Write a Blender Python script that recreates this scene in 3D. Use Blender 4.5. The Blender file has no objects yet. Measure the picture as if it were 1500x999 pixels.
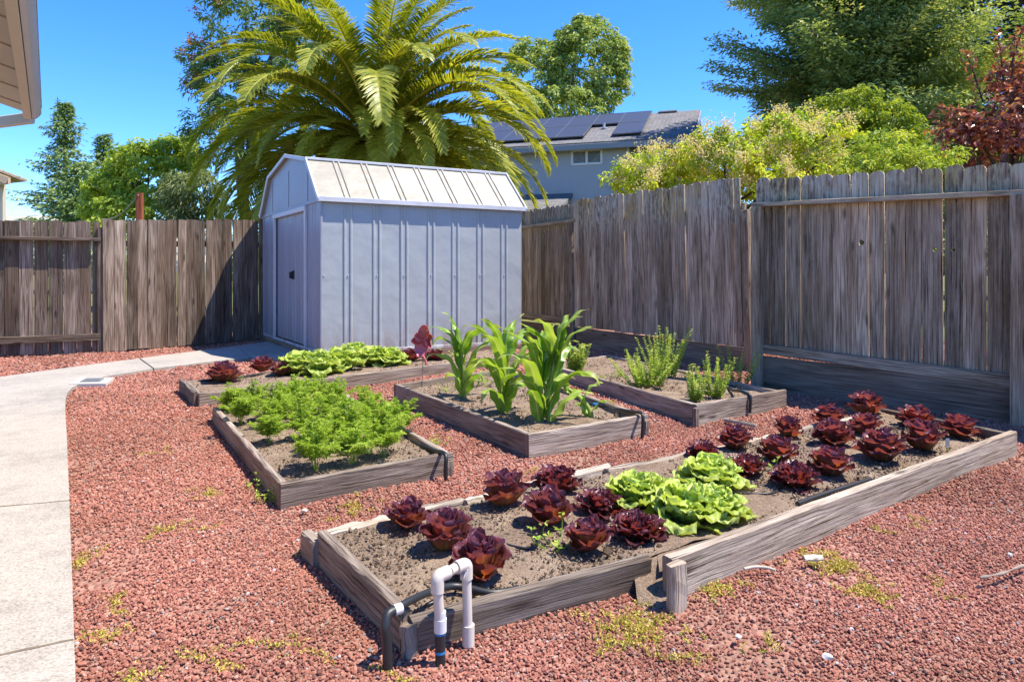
import bpy, math, random
import numpy as np
from mathutils import Vector, Matrix

random.seed(7)
rng = np.random.default_rng(7)
sc = bpy.context.scene
COL = sc.collection
R = math.radians
GOLD = 2.399963

# ------------------------------------------------------------------ camera
CAMH, HOR, F = 1.2, 398.0, 1000.0
cam = bpy.data.objects.new('camera', bpy.data.cameras.new('camera'))
COL.objects.link(cam)
cam.location = (0, 0, CAMH)
cam.rotation_euler = (R(90), 0, 0)
cam.data.lens = 24
cam.data.sensor_width = 36
cam.data.shift_y = -(499.5 - HOR) / 1500
cam.data.clip_start = 0.05
cam.data.clip_end = 6000
sc.camera = cam


def G(px, py, z=0.0):
    """point of the photograph seen at height z"""
    y = (CAMH - z) * F / (py - HOR)
    return Vector(((px - 750) / F * y, y, z))


def D(px, py, y):
    """point of the photograph seen at depth y"""
    return Vector(((px - 750) / F * y, y, CAMH - (py - HOR) / F * y))


# ------------------------------------------------------------------ light
SUN_DIR = Vector((0.985, -0.07, 0)).normalized()
ELEV = R(64)
sdir = Vector((SUN_DIR.x * math.cos(ELEV), SUN_DIR.y * math.cos(ELEV), math.sin(ELEV)))
sun = bpy.data.objects.new('sun', bpy.data.lights.new('sun', 'SUN'))
COL.objects.link(sun)
sun.data.energy = 3.9
sun.data.angle = R(0.55)
sun.data.color = (1.0, 0.92, 0.78)
sun.rotation_euler = sdir.to_track_quat('Z', 'Y').to_euler()
w = bpy.data.worlds.new('World')
sc.world = w
w.use_nodes = True
nt = w.node_tree
bg = nt.nodes['Background']
sky = nt.nodes.new('ShaderNodeTexSky')
sky.sky_type = 'NISHITA'
sky.sun_disc = False
sky.sun_elevation = ELEV
sky.sun_rotation = math.atan2(SUN_DIR.x, SUN_DIR.y)
sky.air_density = 1.0
sky.dust_density = 0.05
sky.ozone_density = 5.0
sky.altitude = 2500
hs = nt.nodes.new('ShaderNodeHueSaturation')
hs.inputs['Hue'].default_value = 0.508
hs.inputs['Saturation'].default_value = 1.26
nt.links.new(sky.outputs[0], hs.inputs['Color'])
nt.links.new(hs.outputs[0], bg.inputs[0])
bg.inputs[1].default_value = 0.15
sc.view_settings.view_transform = 'Standard'
sc.view_settings.look = 'None'
sc.view_settings.exposure = 1.33
sc.view_settings.gamma = 1
sc.view_settings.use_curve_mapping = False
sc.render.engine = 'CYCLES'
sc.cycles.use_denoising = True
sc.cycles.max_bounces = 7
sc.cycles.diffuse_bounces = 4
sc.cycles.transmission_bounces = 4
sc.cycles.transparent_max_bounces = 6
sc.cycles.caustics_reflective = False
sc.cycles.caustics_refractive = False


# ------------------------------------------------------------------ material helpers
class M:
    def __init__(self, name, rough=0.8, spec=0.3):
        self.m = bpy.data.materials.new(name)
        self.m.use_nodes = True
        self.nt = self.m.node_tree
        self.b = self.nt.nodes['Principled BSDF']
        self.out = self.nt.nodes['Material Output']
        self.b.inputs['Roughness'].default_value = rough
        self.b.inputs['Specular IOR Level'].default_value = spec

    def n(self, t, **kw):
        nd = self.nt.nodes.new(t)
        for k, v in kw.items():
            setattr(nd, k, v)
        return nd

    def l(self, a, b):
        self.nt.links.new(a, b)

    def val(self, x, inp):
        if isinstance(x, (int, float)):
            inp.default_value = x
        elif isinstance(x, (tuple, list)):
            inp.default_value = x if len(x) == len(inp.default_value) else tuple(x) + (1,)
        else:
            self.l(x, inp)

    def math(self, op, a, b=0.0, clamp=False):
        nd = self.n('ShaderNodeMath', operation=op, use_clamp=clamp)
        self.val(a, nd.inputs[0]); self.val(b, nd.inputs[1])
        return nd.outputs[0]

    def noise(self, vec, scale, detail=4, rough=0.55, dist=0.0, out=0):
        nd = self.n('ShaderNodeTexNoise')
        if vec is not None:
            self.l(vec, nd.inputs['Vector'])
        nd.inputs['Scale'].default_value = scale
        nd.inputs['Detail'].default_value = detail
        nd.inputs['Roughness'].default_value = rough
        nd.inputs['Distortion'].default_value = dist
        return nd.outputs[out]

    def ramp(self, fac, stops, interp='LINEAR'):
        nd = self.n('ShaderNodeValToRGB')
        cr = nd.color_ramp
        cr.interpolation = interp
        while len(cr.elements) < len(stops):
            cr.elements.new(0.5)
        for e, (p, c) in zip(cr.elements, stops):
            e.position = p
            if isinstance(c, (int, float)):
                c = (c, c, c)
            e.color = (c[0], c[1], c[2], 1)
        self.val(fac, nd.inputs[0])
        return nd.outputs[0]

    def mix(self, fac, a, b, blend='MIX'):
        nd = self.n('ShaderNodeMix', data_type='RGBA', blend_type=blend)
        self.val(fac, nd.inputs[0]); self.val(a, nd.inputs[6]); self.val(b, nd.inputs[7])
        return nd.outputs[2]

    def mapping(self, vec, scale=(1, 1, 1), loc=(0, 0, 0)):
        nd = self.n('ShaderNodeMapping')
        self.l(vec, nd.inputs[0])
        nd.inputs['Scale'].default_value = scale
        nd.inputs['Location'].default_value = loc
        return nd.outputs[0]

    def rnd(self, kind='GEOMETRY', name='rnd'):
        return self.n('ShaderNodeAttribute', attribute_type=kind, attribute_name=name).outputs['Fac']

    def obj(self):
        return self.n('ShaderNodeTexCoord').outputs['Object']

    def pos(self):
        return self.n('ShaderNodeNewGeometry').outputs['Position']

    def bump(self, h, strength=0.5, dist=0.01):
        nd = self.n('ShaderNodeBump')
        nd.inputs['Strength'].default_value = strength
        nd.inputs['Distance'].default_value = dist
        self.l(h, nd.inputs['Height'])
        self.l(nd.outputs[0], self.b.inputs['Normal'])
        return nd.outputs[0]

    def color(self, c):
        self.val(c, self.b.inputs['Base Color'])

    def translucent(self, c, fac):
        tr = self.n('ShaderNodeBsdfTranslucent')
        self.val(c, tr.inputs[0])
        mx = self.n('ShaderNodeMixShader')
        mx.inputs[0].default_value = fac
        self.l(self.b.outputs[0], mx.inputs[1]); self.l(tr.outputs[0], mx.inputs[2])
        self.l(mx.outputs[0], self.out.inputs[0])


def wood(name, dark, mid, light, lichen=0.0, warm=0.0, crackw=0.5, bump=0.5, fs=1.0):
    k = M(name, 0.9, 0.15)
    uv = k.n('ShaderNodeUVMap').outputs[0]
    r = k.rnd()
    off = k.n('ShaderNodeCombineXYZ')
    k.l(k.math('MULTIPLY', r, 37.0), off.inputs[0])
    k.l(k.math('MULTIPLY', r, 53.0), off.inputs[1])
    add = k.n('ShaderNodeVectorMath', operation='ADD')
    k.l(uv, add.inputs[0]); k.l(off.outputs[0], add.inputs[1])
    v = add.outputs[0]
    fine = k.noise(k.mapping(v, (2.2 * fs, 85 * fs, 1)), 1, 6, 0.65)
    warpn = k.noise(k.mapping(v, (0.45, 7, 1)), 1, 2, 0.5, 0.35)
    rings = k.math('MULTIPLY_ADD', k.math('SINE', k.math('MULTIPLY', warpn, 70.0)), 0.5)
    rings.node.inputs[2].default_value = 0.5
    broad = k.noise(k.mapping(v, (0.9, 5, 1)), 1, 4, 0.6)
    g = k.math('ADD', k.math('MULTIPLY', fine, 0.58), k.math('MULTIPLY', rings, 0.08))
    g = k.math('ADD', g, k.math('MULTIPLY', broad, 0.48))
    col = k.ramp(g, [(0.36, dark), (0.56, mid), (0.74, light)])
    crack = k.ramp(k.noise(k.mapping(v, (1.1 * fs, 60 * fs, 1), (4, 9, 0)), 1, 4, 0.6), [(0.30 + 0.06 * crackw, 0.18), (0.40 + 0.06 * crackw, 1.0)])
    col = k.mix(1.0, col, crack, 'MULTIPLY')
    kn = k.n('ShaderNodeTexVoronoi')
    k.l(k.mapping(v, (1.9, 7.5, 1)), kn.inputs['Vector'])
    kn.inputs['Scale'].default_value = 1
    knot = k.ramp(kn.outputs['Distance'], [(0.06, 1.0), (0.16, 0.0)])
    worn = k.ramp(k.noise(k.mapping(v, (1.0, 11, 1), (7, 2, 0)), 1, 5, 0.7), [(0.52, 0.0), (0.68, 0.55)])
    col = k.mix(worn, col, tuple(min(.7, 1.12 * c) for c in light))
    col = k.mix(k.math('MULTIPLY', knot, 0.75), col, tuple(0.35 * c for c in dark))
    br = k.math('MULTIPLY_ADD', r, 0.95); br.node.inputs[2].default_value = 0.52
    cmb = k.n('ShaderNodeCombineXYZ')
    for i in range(3):
        k.l(br, cmb.inputs[i])
    col = k.mix(1.0, col, cmb.outputs[0], 'MULTIPLY')
    if warm:
        hue = k.noise(k.mapping(v, (0.5, 2.5, 1), (3, 3, 0)), 1, 2)
        col = k.mix(k.math('MULTIPLY', k.ramp(hue, [(0.45, 0), (0.65, 1)]), warm), col, (0.16, 0.095, 0.055))
    if lichen:
        p = k.pos()
        hz = k.n('ShaderNodeSeparateXYZ'); k.l(p, hz.inputs[0])
        top = k.ramp(k.math('DIVIDE', hz.outputs[2], 2.4), [(0.15, 0.12), (0.72, 0.18), (0.84, 1.0)])
        ln = k.ramp(k.noise(k.mapping(v, (7, 26, 1)), 1, 6, 0.75), [(0.44, 0), (0.58, 1)])
        ln2 = k.noise(p, 1.4, 3)
        lf = k.math('MULTIPLY', k.math('MULTIPLY', ln, top), lichen)
        lc = k.ramp(ln2, [(0.4, (0.50, 0.46, 0.37)), (0.55, (0.46, 0.41, 0.26)), (0.68, (0.42, 0.30, 0.08))])
        col = k.mix(lf, col, lc)
    k.color(col)
    h = k.math('ADD', fine, k.math('MULTIPLY', crack, 1.2))
    h = k.math('ADD', h, k.math('MULTIPLY', rings, 0.35))
    k.bump(h, bump, 0.006)
    return k.m


def leafmat(name, stops, trans=0.35, rough=0.5, spec=0.3, tcol=None, vein=False):
    k = M(name, rough, spec)
    c = k.ramp(k.rnd(), stops)
    k.color(c)
    t = tcol if tcol else c
    if not tcol:
        t = k.mix(1.0, c, (1.25, 1.2, 0.5), 'MULTIPLY')
    k.translucent(t, trans)
    return k.m


def plain(name, c, rough=0.6, spec=0.4, var=0.12, scale=8, metal=0, bump=0.0):
    k = M(name, rough, spec)
    n = k.noise(k.obj(), scale, 5, 0.6)
    k.color(k.mix(n, tuple(x * (1 - var) for x in c), tuple(min(1, x * (1 + var)) for x in c)))
    k.b.inputs['Metallic'].default_value = metal
    if bump:
        k.bump(n, bump, 0.01)
    return k.m


# ------------------------------------------------------------------ mesh helpers
def fast_mesh(name, V, tris=None, quads=None, mat=None, rnd=None, smooth=False):
    me = bpy.data.meshes.new(name)
    V = np.asarray(V, dtype=np.float32)
    me.vertices.add(len(V)); me.vertices.foreach_set('co', V.ravel())
    nt_ = 0 if tris is None else len(tris)
    nq = 0 if quads is None else len(quads)
    idx, st = [], []
    if nt_:
        idx.append(np.asarray(tris, dtype=np.int32).ravel()); st.append(np.arange(nt_, dtype=np.int32) * 3)
    if nq:
        idx.append(np.asarray(quads, dtype=np.int32).ravel()); st.append(nt_ * 3 + np.arange(nq, dtype=np.int32) * 4)
    idx = np.concatenate(idx); st = np.concatenate(st)
    me.loops.add(len(idx)); me.loops.foreach_set('vertex_index', idx)
    me.polygons.add(nt_ + nq); me.polygons.foreach_set('loop_start', st)
    me.polygons.foreach_set('use_smooth', np.full(nt_ + nq, smooth, dtype=bool))
    if rnd is not None:
        a = me.attributes.new('rnd', 'FLOAT', 'POINT')
        a.data.foreach_set('value', np.asarray(rnd, dtype=np.float32))
    me.update(calc_edges=True)
    me.validate()
    if mat:
        me.materials.append(mat)
    return me


def link(name, me, parent=None):
    o = bpy.data.objects.new(name, me)
    COL.objects.link(o)
    if parent is not None:
        o.parent = parent
    return o


def tag(o, label=None, cat=None, group=None, kind=None):
    if label: o['label'] = label
    if cat: o['category'] = cat
    if group: o['group'] = group
    if kind: o['kind'] = kind
    return o


def empty(name, loc, label, cat, group=None, rz=0.0):
    o = bpy.data.objects.new(name, None)
    COL.objects.link(o)
    o.location = loc
    o.rotation_euler = (0, 0, rz)
    o.empty_display_size = 0.1
    return tag(o, label, cat, group)


class MB:
    """collects plates, bars and tubes with uvs into one mesh"""
    def __init__(s):
        s.v, s.f, s.uv, s.r, s.sm = [], [], [], [], []

    def add(s, verts, faces, uvs, rnd, smooth=False):
        b = len(s.v)
        s.v += [tuple(p) for p in verts]
        s.r += [rnd] * len(verts)
        for f, u in zip(faces, uvs):
            s.f.append([b + i for i in f]); s.uv.append(u); s.sm.append(smooth)

    def plate(s, outline, o, ex, ey, t, rnd=None, uswap=True):
        """outline of (x, y) extruded by t along ex x ey, centred"""
        rnd = random.random() if rnd is None else rnd
        o, ex, ey = Vector(o), Vector(ex).normalized(), Vector(ey).normalized()
        n = ex.cross(ey).normalized()
        k = len(outline)
        fr = [o + ex * x + ey * y + n * (t / 2) for x, y in outline]
        bk = [o + ex * x + ey * y - n * (t / 2) for x, y in outline]
        uvo = [(y, x) if uswap else (x, y) for x, y in outline]
        faces = [list(range(k)), [k + i for i in reversed(range(k))]]
        uvs = [uvo, list(reversed(uvo))]
        for i in range(k):
            j = (i + 1) % k
            faces.append([i, k + i, k + j, j])
            u0, u1 = uvo[i], uvo[j]
            d = t if abs(u1[0] - u0[0]) > abs(u1[1] - u0[1]) else t
            uvs.append([u0, (u0[0], u0[1] + d), (u1[0], u1[1] + d), u1])
        s.add(fr + bk, faces, uvs, rnd)

    def board(s, a, b, up, wd, th, seg=6, jit=0.0, ch=0.004, rnd=None, taper=0.0):
        """a worn bar from a to b, wd along up, th across, chamfered"""
        rnd = random.random() if rnd is None else rnd
        a, b = Vector(a), Vector(b)
        d = (b - a); L = d.length; d.normalize()
        up = Vector(up); up = (up - d * up.dot(d)).normalized()
        sd = d.cross(up).normalized()
        hw, ht = wd / 2, th / 2
        prof = [(hw - ch, ht), (hw, ht - ch), (hw, -ht + ch), (hw - ch, -ht), (-hw + ch, -ht), (-hw, -ht + ch), (-hw, ht - ch), (-hw + ch, ht)]
        per = [0]
        for i in range(8):
            p, q = prof[i], prof[(i + 1) % 8]
            per.append(per[-1] + math.hypot(p[0] - q[0], p[1] - q[1]))
        V, Fc, U = [], [], []
        for k in range(seg + 1):
            t = k / seg
            c = a + d * (L * t)
            for (x, y) in prof:
                jx = random.uniform(-jit, jit); jy = random.uniform(-jit, jit) * 0.6
                V.append(c + up * (x * (1 - taper * t) + jx) + sd * (y + jy) + d * (random.uniform(-jit, jit) if k in (0, seg) else 0))
        for k in range(seg):
            for i in range(8):
                j = (i + 1) % 8
                Fc.append([k * 8 + i, k * 8 + j, k * 8 + 8 + j, k * 8 + 8 + i])
                u0, u1 = L * k / seg, L * (k + 1) / seg
                U.append([(u0, per[i]), (u0, per[i + 1]), (u1, per[i + 1]), (u1, per[i])])
        Fc.append(list(reversed(range(8)))); U.append([(p[0] * .12 + 5, p[1]) for p in reversed(prof)])
        Fc.append([seg * 8 + i for i in range(8)]); U.append([(p[0] * .12 + 9, p[1]) for p in prof])
        s.add(V, Fc, U, rnd)

    def box(s, a, b, rnd=0.5):
        """axis box from corner to corner"""
        (x0, y0, z0), (x1, y1, z1) = a, b
        s.plate([(x0, y0), (x1, y0), (x1, y1), (x0, y1)], (0, 0, (z0 + z1) / 2), (1, 0, 0), (0, 1, 0), z1 - z0, rnd)

    def tube(s, pts, rad, sides=10, rnd=0.5, cap=True, smooth=True):
        pts = [Vector(p) for p in pts]
        n = len(pts)
        rads = [rad] * n if isinstance(rad, (int, float)) else rad
        V, Fc, U = [], [], []
        ref = Vector((0.31, 0.17, 0.93))
        prev = None
        Lc = 0
        for k in range(n):
            d = (pts[min(k + 1, n - 1)] - pts[max(k - 1, 0)]).normalized()
            if prev is None:
                x = d.cross(ref)
                if x.length < 1e-3: x = d.cross(Vector((1, 0, 0)))
            else:
                x = prev - d * prev.dot(d)
            x.normalize(); prev = x
            y = d.cross(x)
            for i in range(sides):
                a = 2 * math.pi * i / sides
                V.append(pts[k] + (x * math.cos(a) + y * math.sin(a)) * rads[k])
            if k: Lc += (pts[k] - pts[k - 1]).length
            if k < n - 1:
                l1 = Lc + (pts[k + 1] - pts[k]).length
                for i in range(sides):
                    j = (i + 1) % sides
                    Fc.append([k * sides + i, k * sides + j, (k + 1) * sides + j, (k + 1) * sides + i])
                    c0 = 2 * math.pi * rads[k] * i / sides; c1 = 2 * math.pi * rads[k] * (i + 1) / sides
                    U.append([(Lc, c0), (Lc, c1), (l1, c1), (l1, c0)])
        s.add(V, Fc, U, rnd, smooth)
        if cap:
            s.add(V[:sides], [list(reversed(range(sides)))], [[(0, 0)] * sides], rnd)
            s.add(V[-sides:], [list(range(sides))], [[(0, 0)] * sides], rnd)

    def grid(s, fn, nu, nv, rnd=0.5, smooth=True, uvfn=None):
        V, Fc, U = [], [], []
        for i in range(nu + 1):
            for j in range(nv + 1):
                V.append(fn(i / nu, j / nv))
        for i in range(nu):
            for j in range(nv):
                a = i * (nv + 1) + j
                Fc.append([a, a + nv + 1, a + nv + 2, a + 1])
                q = [(i / nu, j / nv), ((i + 1) / nu, j / nv), ((i + 1) / nu, (j + 1) / nv), (i / nu, (j + 1) / nv)]
                U.append([uvfn(*c) for c in q] if uvfn else q)
        s.add(V, Fc, U, rnd, smooth)

    def mesh(s, name, mat):
        me = bpy.data.meshes.new(name)
        me.from_pydata(s.v, [], s.f)
        uvl = me.uv_layers.new(name='UVMap')
        flat = [c for f in s.uv for p in f for c in p]
        uvl.data.foreach_set('uv', flat)
        a = me.attributes.new('rnd', 'FLOAT', 'POINT')
        a.data.foreach_set('value', s.r)
        me.polygons.foreach_set('use_smooth', s.sm)
        me.update()
        me.materials.append(mat)
        return me

    def build(s, name, mat, parent=None):
        """vertices are in world space when parent is given as an unrotated Empty"""
        if parent is not None:
            off = Vector(parent.location)
            q = parent
            while q.parent is not None:
                q = q.parent; off = off + Vector(q.location)
            s.v = [(p[0] - off.x, p[1] - off.y, p[2] - off.z) for p in s.v]
        return link(name, s.mesh(name, mat), parent)


def leaf_cloud(pos, axis, nrm, L, Wd, rnd, fold=0.25):
    """leaf-sized folded diamonds: returns verts, tris, rnd"""
    axis = axis / np.maximum(np.linalg.norm(axis, axis=1, keepdims=True), 1e-6)
    b = np.cross(axis, nrm)
    b /= np.maximum(np.linalg.norm(b, axis=1, keepdims=True), 1e-6)
    n = np.cross(b, axis)
    L = np.broadcast_to(np.asarray(L), (len(pos),))[:, None]
    Wd = np.broadcast_to(np.asarray(Wd), (len(pos),))[:, None]
    v0 = pos
    v1 = pos + axis * L * 0.45 + b * Wd * 0.5 + n * Wd * fold
    v2 = pos + axis * L - n * L * 0.12
    v3 = pos + axis * L * 0.45 - b * Wd * 0.5 + n * Wd * fold
    V = np.stack([v0, v1, v2, v3], 1).reshape(-1, 3)
    i = np.arange(len(pos)) * 4
    T = np.concatenate([np.stack([i, i + 1, i + 2], 1), np.stack([i, i + 2, i + 3], 1)])
    return V, T, np.repeat(rnd, 4)


def unit(n):
    v = rng.normal(size=(n, 3))
    return v / np.linalg.norm(v, axis=1, keepdims=True)


# ------------------------------------------------------------------ materials
W_FENCE = wood('weathered_fence_wood', (0.036, 0.024, 0.017), (0.140, 0.100, 0.075), (0.33, 0.26, 0.21), 0.0, 0.35, 0.7)
W_FENCE_R = wood('lichened_fence_wood', (0.060, 0.038, 0.026), (0.305, 0.210, 0.146), (0.62, 0.49, 0.375), 1.0, 0.4, 0.9, 0.7, 1.25)
W_DARK = wood('dark_kickboard_wood', (0.10, 0.066, 0.046), (0.25, 0.178, 0.130), (0.42, 0.33, 0.26), 0.0, 0.2, 0.2)
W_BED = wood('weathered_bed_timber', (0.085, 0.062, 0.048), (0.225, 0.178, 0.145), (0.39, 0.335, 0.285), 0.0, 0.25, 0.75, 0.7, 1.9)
W_OLD = wood('bleached_old_timber', (0.16, 0.125, 0.095), (0.37, 0.31, 0.25), (0.56, 0.50, 0.43), 0.0, 0.15, 0.6, 0.8)
W_RED = wood('red_stained_wood', (0.16, 0.045, 0.02), (0.30, 0.09, 0.045), (0.40, 0.14, 0.08))
W_BED2 = wood('pale_bed_timber', (0.13, 0.095, 0.07), (0.33, 0.265, 0.21), (0.52, 0.44, 0.36), 0.0, 0.3, 0.8, 0.7, 1.9)  # timber paler in itself, for the right front board and stake
BARK = wood('tree_bark', (0.04, 0.03, 0.022), (0.10, 0.075, 0.055), (0.19, 0.15, 0.115), 0, 0, 0.8, 1.0)
BLACK = plain('black_poly_tube', (0.018, 0.019, 0.022), 0.45, 0.5)
BLUE = plain('blue_tape', (0.02, 0.18, 0.42), 0.5, 0.4)
PVC = plain('pvc_pipe', (0.56, 0.50, 0.44), 0.35, 0.5, 0.03, 3)
PVCW = plain('white_pvc_coupler', (0.60, 0.59, 0.58), 0.35, 0.5, 0.05, 14)


def soil_mat():
    k = M('garden_soil', 0.95, 0.1)
    p = k.pos()
    n1 = k.noise(p, 5, 6, 0.6); n2 = k.noise(p, 60, 5, 0.7); n3 = k.noise(p, 170, 2, 0.6)
    c = k.ramp(k.math('ADD', k.math('MULTIPLY', n1, 0.5), k.math('MULTIPLY', n2, 0.5)),
               [(0.32, (0.12, 0.082, 0.058)), (0.5, (0.26, 0.188, 0.138)), (0.68, (0.40, 0.31, 0.235))])
    c = k.mix(k.ramp(n3, [(0.62, 0), (0.70, 1)]), c, (0.42, 0.34, 0.24))
    k.color(c)
    k.bump(k.math('ADD', n2, k.math('MULTIPLY', n3, 0.5)), 0.9, 0.02)
    return k.m


SOIL = soil_mat()


def stone_mat(name, stops):
    k = M(name, 0.95, 0.12)
    r = k.rnd('INSTANCER')
    c = k.ramp(r, stops)
    n = k.noise(k.obj(), 3.0, 4, 0.7)
    c = k.mix(1.0, c, k.ramp(n, [(0.3, 0.72), (0.65, 1.18)]), 'MULTIPLY')
    p = k.pos()
    big = k.ramp(k.noise(p, 0.9, 4, 0.6), [(0.36, (0.80, 0.78, 0.74)), (0.58, (1.06, 1.04, 1.04))])
    c = k.mix(1.0, c, big, 'MULTIPLY')
    k.color(c)
    k.bump(k.noise(k.obj(), 9.0, 3, 0.7), 0.6, 0.3)
    return k.m


STONE = stone_mat('red_lava_rock', [(0.0, (0.139, 0.089, 0.081)), (0.10, (0.262, 0.128, 0.110)), (0.25, (0.457, 0.185, 0.141)), (0.55, (0.595, 0.249, 0.180)),
                                    (0.80, (0.718, 0.362, 0.267)), (0.92, (0.692, 0.465, 0.369)), (0.97, (0.360, 0.321, 0.314)), (1.0, (0.807, 0.727, 0.753))])
CLOD = stone_mat('soil_clod', [(0.0, (0.144, 0.104, 0.076)), (0.5, (0.264, 0.196, 0.145)), (0.85, (0.360, 0.288, 0.221)), (0.95, (0.540, 0.441, 0.315)), (1.0, (0.432, 0.245, 0.189))])


def concrete_mat():
    k = M('path_concrete', 0.85, 0.25)
    p = k.pos()
    n1 = k.noise(p, 1.3, 5, 0.6); n2 = k.noise(p, 110, 3, 0.7); n3 = k.noise(p, 9, 6, 0.65)
    c = k.ramp(k.math('ADD', k.math('MULTIPLY', n1, 0.55), k.math('MULTIPLY', n3, 0.45)),
               [(0.32, (0.15, 0.120, 0.088)), (0.41, (0.22, 0.178, 0.132)), (0.5, (0.295, 0.246, 0.190)), (0.68, (0.36, 0.31, 0.250))])
    c = k.mix(0.35, c, k.ramp(n2, [(0.35, 0.15), (0.5, 0.45), (0.66, 0.62)]))
    k.color(c)
    k.bump(n2, 0.35, 0.004)
    return k.m


CONC = concrete_mat()


# ------------------------------------------------------------------ ground
def ground_mat():
    k = M('lava_gravel_bed', 0.95, 0.1)
    p = k.pos()
    vo = k.n('ShaderNodeTexVoronoi'); k.l(p, vo.inputs['Vector']); vo.inputs['Scale'].default_value = 42
    sp = k.n('ShaderNodeSeparateColor'); k.l(vo.outputs['Color'], sp.inputs[0])
    c = k.ramp(sp.outputs[0], [(0.0, (0.17, 0.09, 0.08)), (0.3, (0.36, 0.155, 0.125)), (0.7, (0.50, 0.21, 0.165)), (1.0, (0.54, 0.30, 0.24))])
    n = k.noise(p, 0.9, 5, 0.6)
    c = k.mix(k.ramp(n, [(0.35, 0.85), (0.60, 0.35)]), c, (0.22, 0.145, 0.105))
    k.color(c)
    h = k.math('SUBTRACT', 1.0, vo.outputs['Distance'])
    k.bump(h, 0.8, 0.02)
    return k.m


def lawn_mat():
    k = M('dry_lawn', 0.9, 0.1)
    p = k.pos()
    c = k.ramp(k.noise(p, 0.6, 6, 0.65), [(0.35, (0.10, 0.13, 0.03)), (0.6, (0.20, 0.19, 0.07))])
    k.color(c)
    k.bump(k.noise(p, 30, 4), 0.6, 0.05)
    return k.m


mb = MB()
def gz(x, y):
    return -0.012 + 0.010 * math.sin(x * 1.7 + 0.4) * math.sin(y * 1.3) + 0.006 * math.sin(x * 5.1 + y * 3.3)
mb.grid(lambda u, v: (-9 + 16 * u, 0.3 + 14.2 * v, gz(-9 + 16 * u, 0.3 + 14.2 * v)), 80, 70)
tag(mb.build('ground', ground_mat()), kind='structure')
mb = MB()
mb.grid(lambda u, v: (-2500 + 5000 * u, -500 + 3500 * v, -0.09), 40, 30)
tag(mb.build('lawn', lawn_mat()), kind='structure')

# path ------------------------------------------------------------
def slab(name, pts, z0, z1, mat):
    m_ = MB()
    m_.plate([(p[0], p[1]) for p in pts], (0, 0, (z0 + z1) / 2), (1, 0, 0), (0, 1, 0), z1 - z0, 0.5)
    return m_


PZ = 0.03
def gp(px, py):
    v = G(px, py, PZ); return (v.x, v.y)
curve_in = [gp(110.5, 990), gp(104, 800), gp(98, 640), gp(95.5, 600), gp(96, 584), gp(99, 575), gp(106, 567.5), gp(118, 561), gp(140, 554), gp(170, 548.5), gp(224, 540)]
outer = [gp(-60, 560), gp(0, 552), gp(60, 543.5), gp(120, 535.5), gp(160, 530.5), gp(203, 525)]
near = Vector((curve_in[0][0], curve_in[0][1])); dn = (Vector(curve_in[1]) - near).normalized()
a0 = near - dn * 2.2
path_pts = [(a0.x, a0.y)] + curve_in + list(reversed(outer)) + [(-7.2, 6.0), (a0.x - 2.9, a0.y - 0.6)]
# cut the walkway into poured slabs along joints
mb = slab('path', path_pts, -0.08, PZ, CONC)
e0 = gp(226, 540); e1 = gp(366, 523.5); e2 = gp(345, 507); e3 = gp(205.5, 525)
mb.plate([e0, e1, e2, e3], (0, 0, (-0.08 + PZ + 0.004) / 2), (1, 0, 0), (0, 1, 0), PZ + 0.084, 0.5)
f0 = gp(367.5, 523.5); f1 = gp(470, 528); f2 = gp(392, 500); f3 = gp(346.5, 507)
mb.plate([f0, f1, f2, f3], (0, 0, (-0.08 + PZ) / 2), (1, 0, 0), (0, 1, 0), PZ + 0.08, 0.5)
tag(mb.build('path', CONC), kind='structure')
mb = MB()
JT = plain('joint_dirt', (0.16, 0.13, 0.10), 0.9, 0.1, 0.4, 30)
for (p, q) in [((-70, 748), (101, 733)), ((-70, 974), (108, 936))]:
    a, b = G(*p, PZ), G(*q, PZ)
    mb.board(a + Vector((0, 0, 0.0)), b, (0, 1, 0), 0.012, 0.003, 10, 0.0015, 0.0005)
tag(mb.build('path_joint', JT), kind='structure')

# drain box ---------------------------------------------------------
c0 = G(130, 560, 0.02)
dr = empty('drain_box', c0, 'small square concrete drain box with grey grate set in gravel by path bend', 'drain')
q = [G(101, 565, .02), G(118, 556, .02), G(167, 555.5, .02), G(155, 564.5, .02)]
mb = MB()
mb.plate([(p.x, p.y) for p in q], (0, 0, 0.0), (1, 0, 0), (0, 1, 0), 0.08, 0.5)
mb.build('concrete_frame', plain('pale_concrete', (0.55, 0.52, 0.47), 0.85, 0.2), dr)
cen = sum((Vector((p.x, p.y)) for p in q), Vector((0, 0))) / 4
qi = [cen + (Vector((p.x, p.y)) - cen) * 0.52 for p in q]
mb = MB()
for i in range(7):
    t = (i + .5) / 7
    a = qi[0].lerp(qi[3], t); b = qi[1].lerp(qi[2], t)
    mb.board((a.x, a.y, .046), (b.x, b.y, .046), (0, 0, 1), 0.012, 0.035, 1, 0, 0.002)
mb.build('grate', plain('grate_metal', (0.16, 0.17, 0.19), 0.6, 0.4), dr)

# ------------------------------------------------------------------ raised beds
BEDS = {}


def soil_patch(cs, z, amp=0.012, n=26):
    FL, FR, BR, BL = [Vector((c[0], c[1])) for c in cs]
    ph = [random.uniform(0, 6) for _ in range(6)]

    def fn(u, v):
        p = FL.lerp(FR, u).lerp(BL.lerp(BR, u), v)
        h = amp * (math.sin(p.x * 7 + ph[0]) * math.sin(p.y * 6 + ph[1]) + 0.5 * math.sin(p.x * 17 + ph[2]) * math.sin(p.y * 19 + ph[3])) + random.uniform(-.004, .004)
        return (p.x, p.y, z + h)
    return fn


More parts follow.
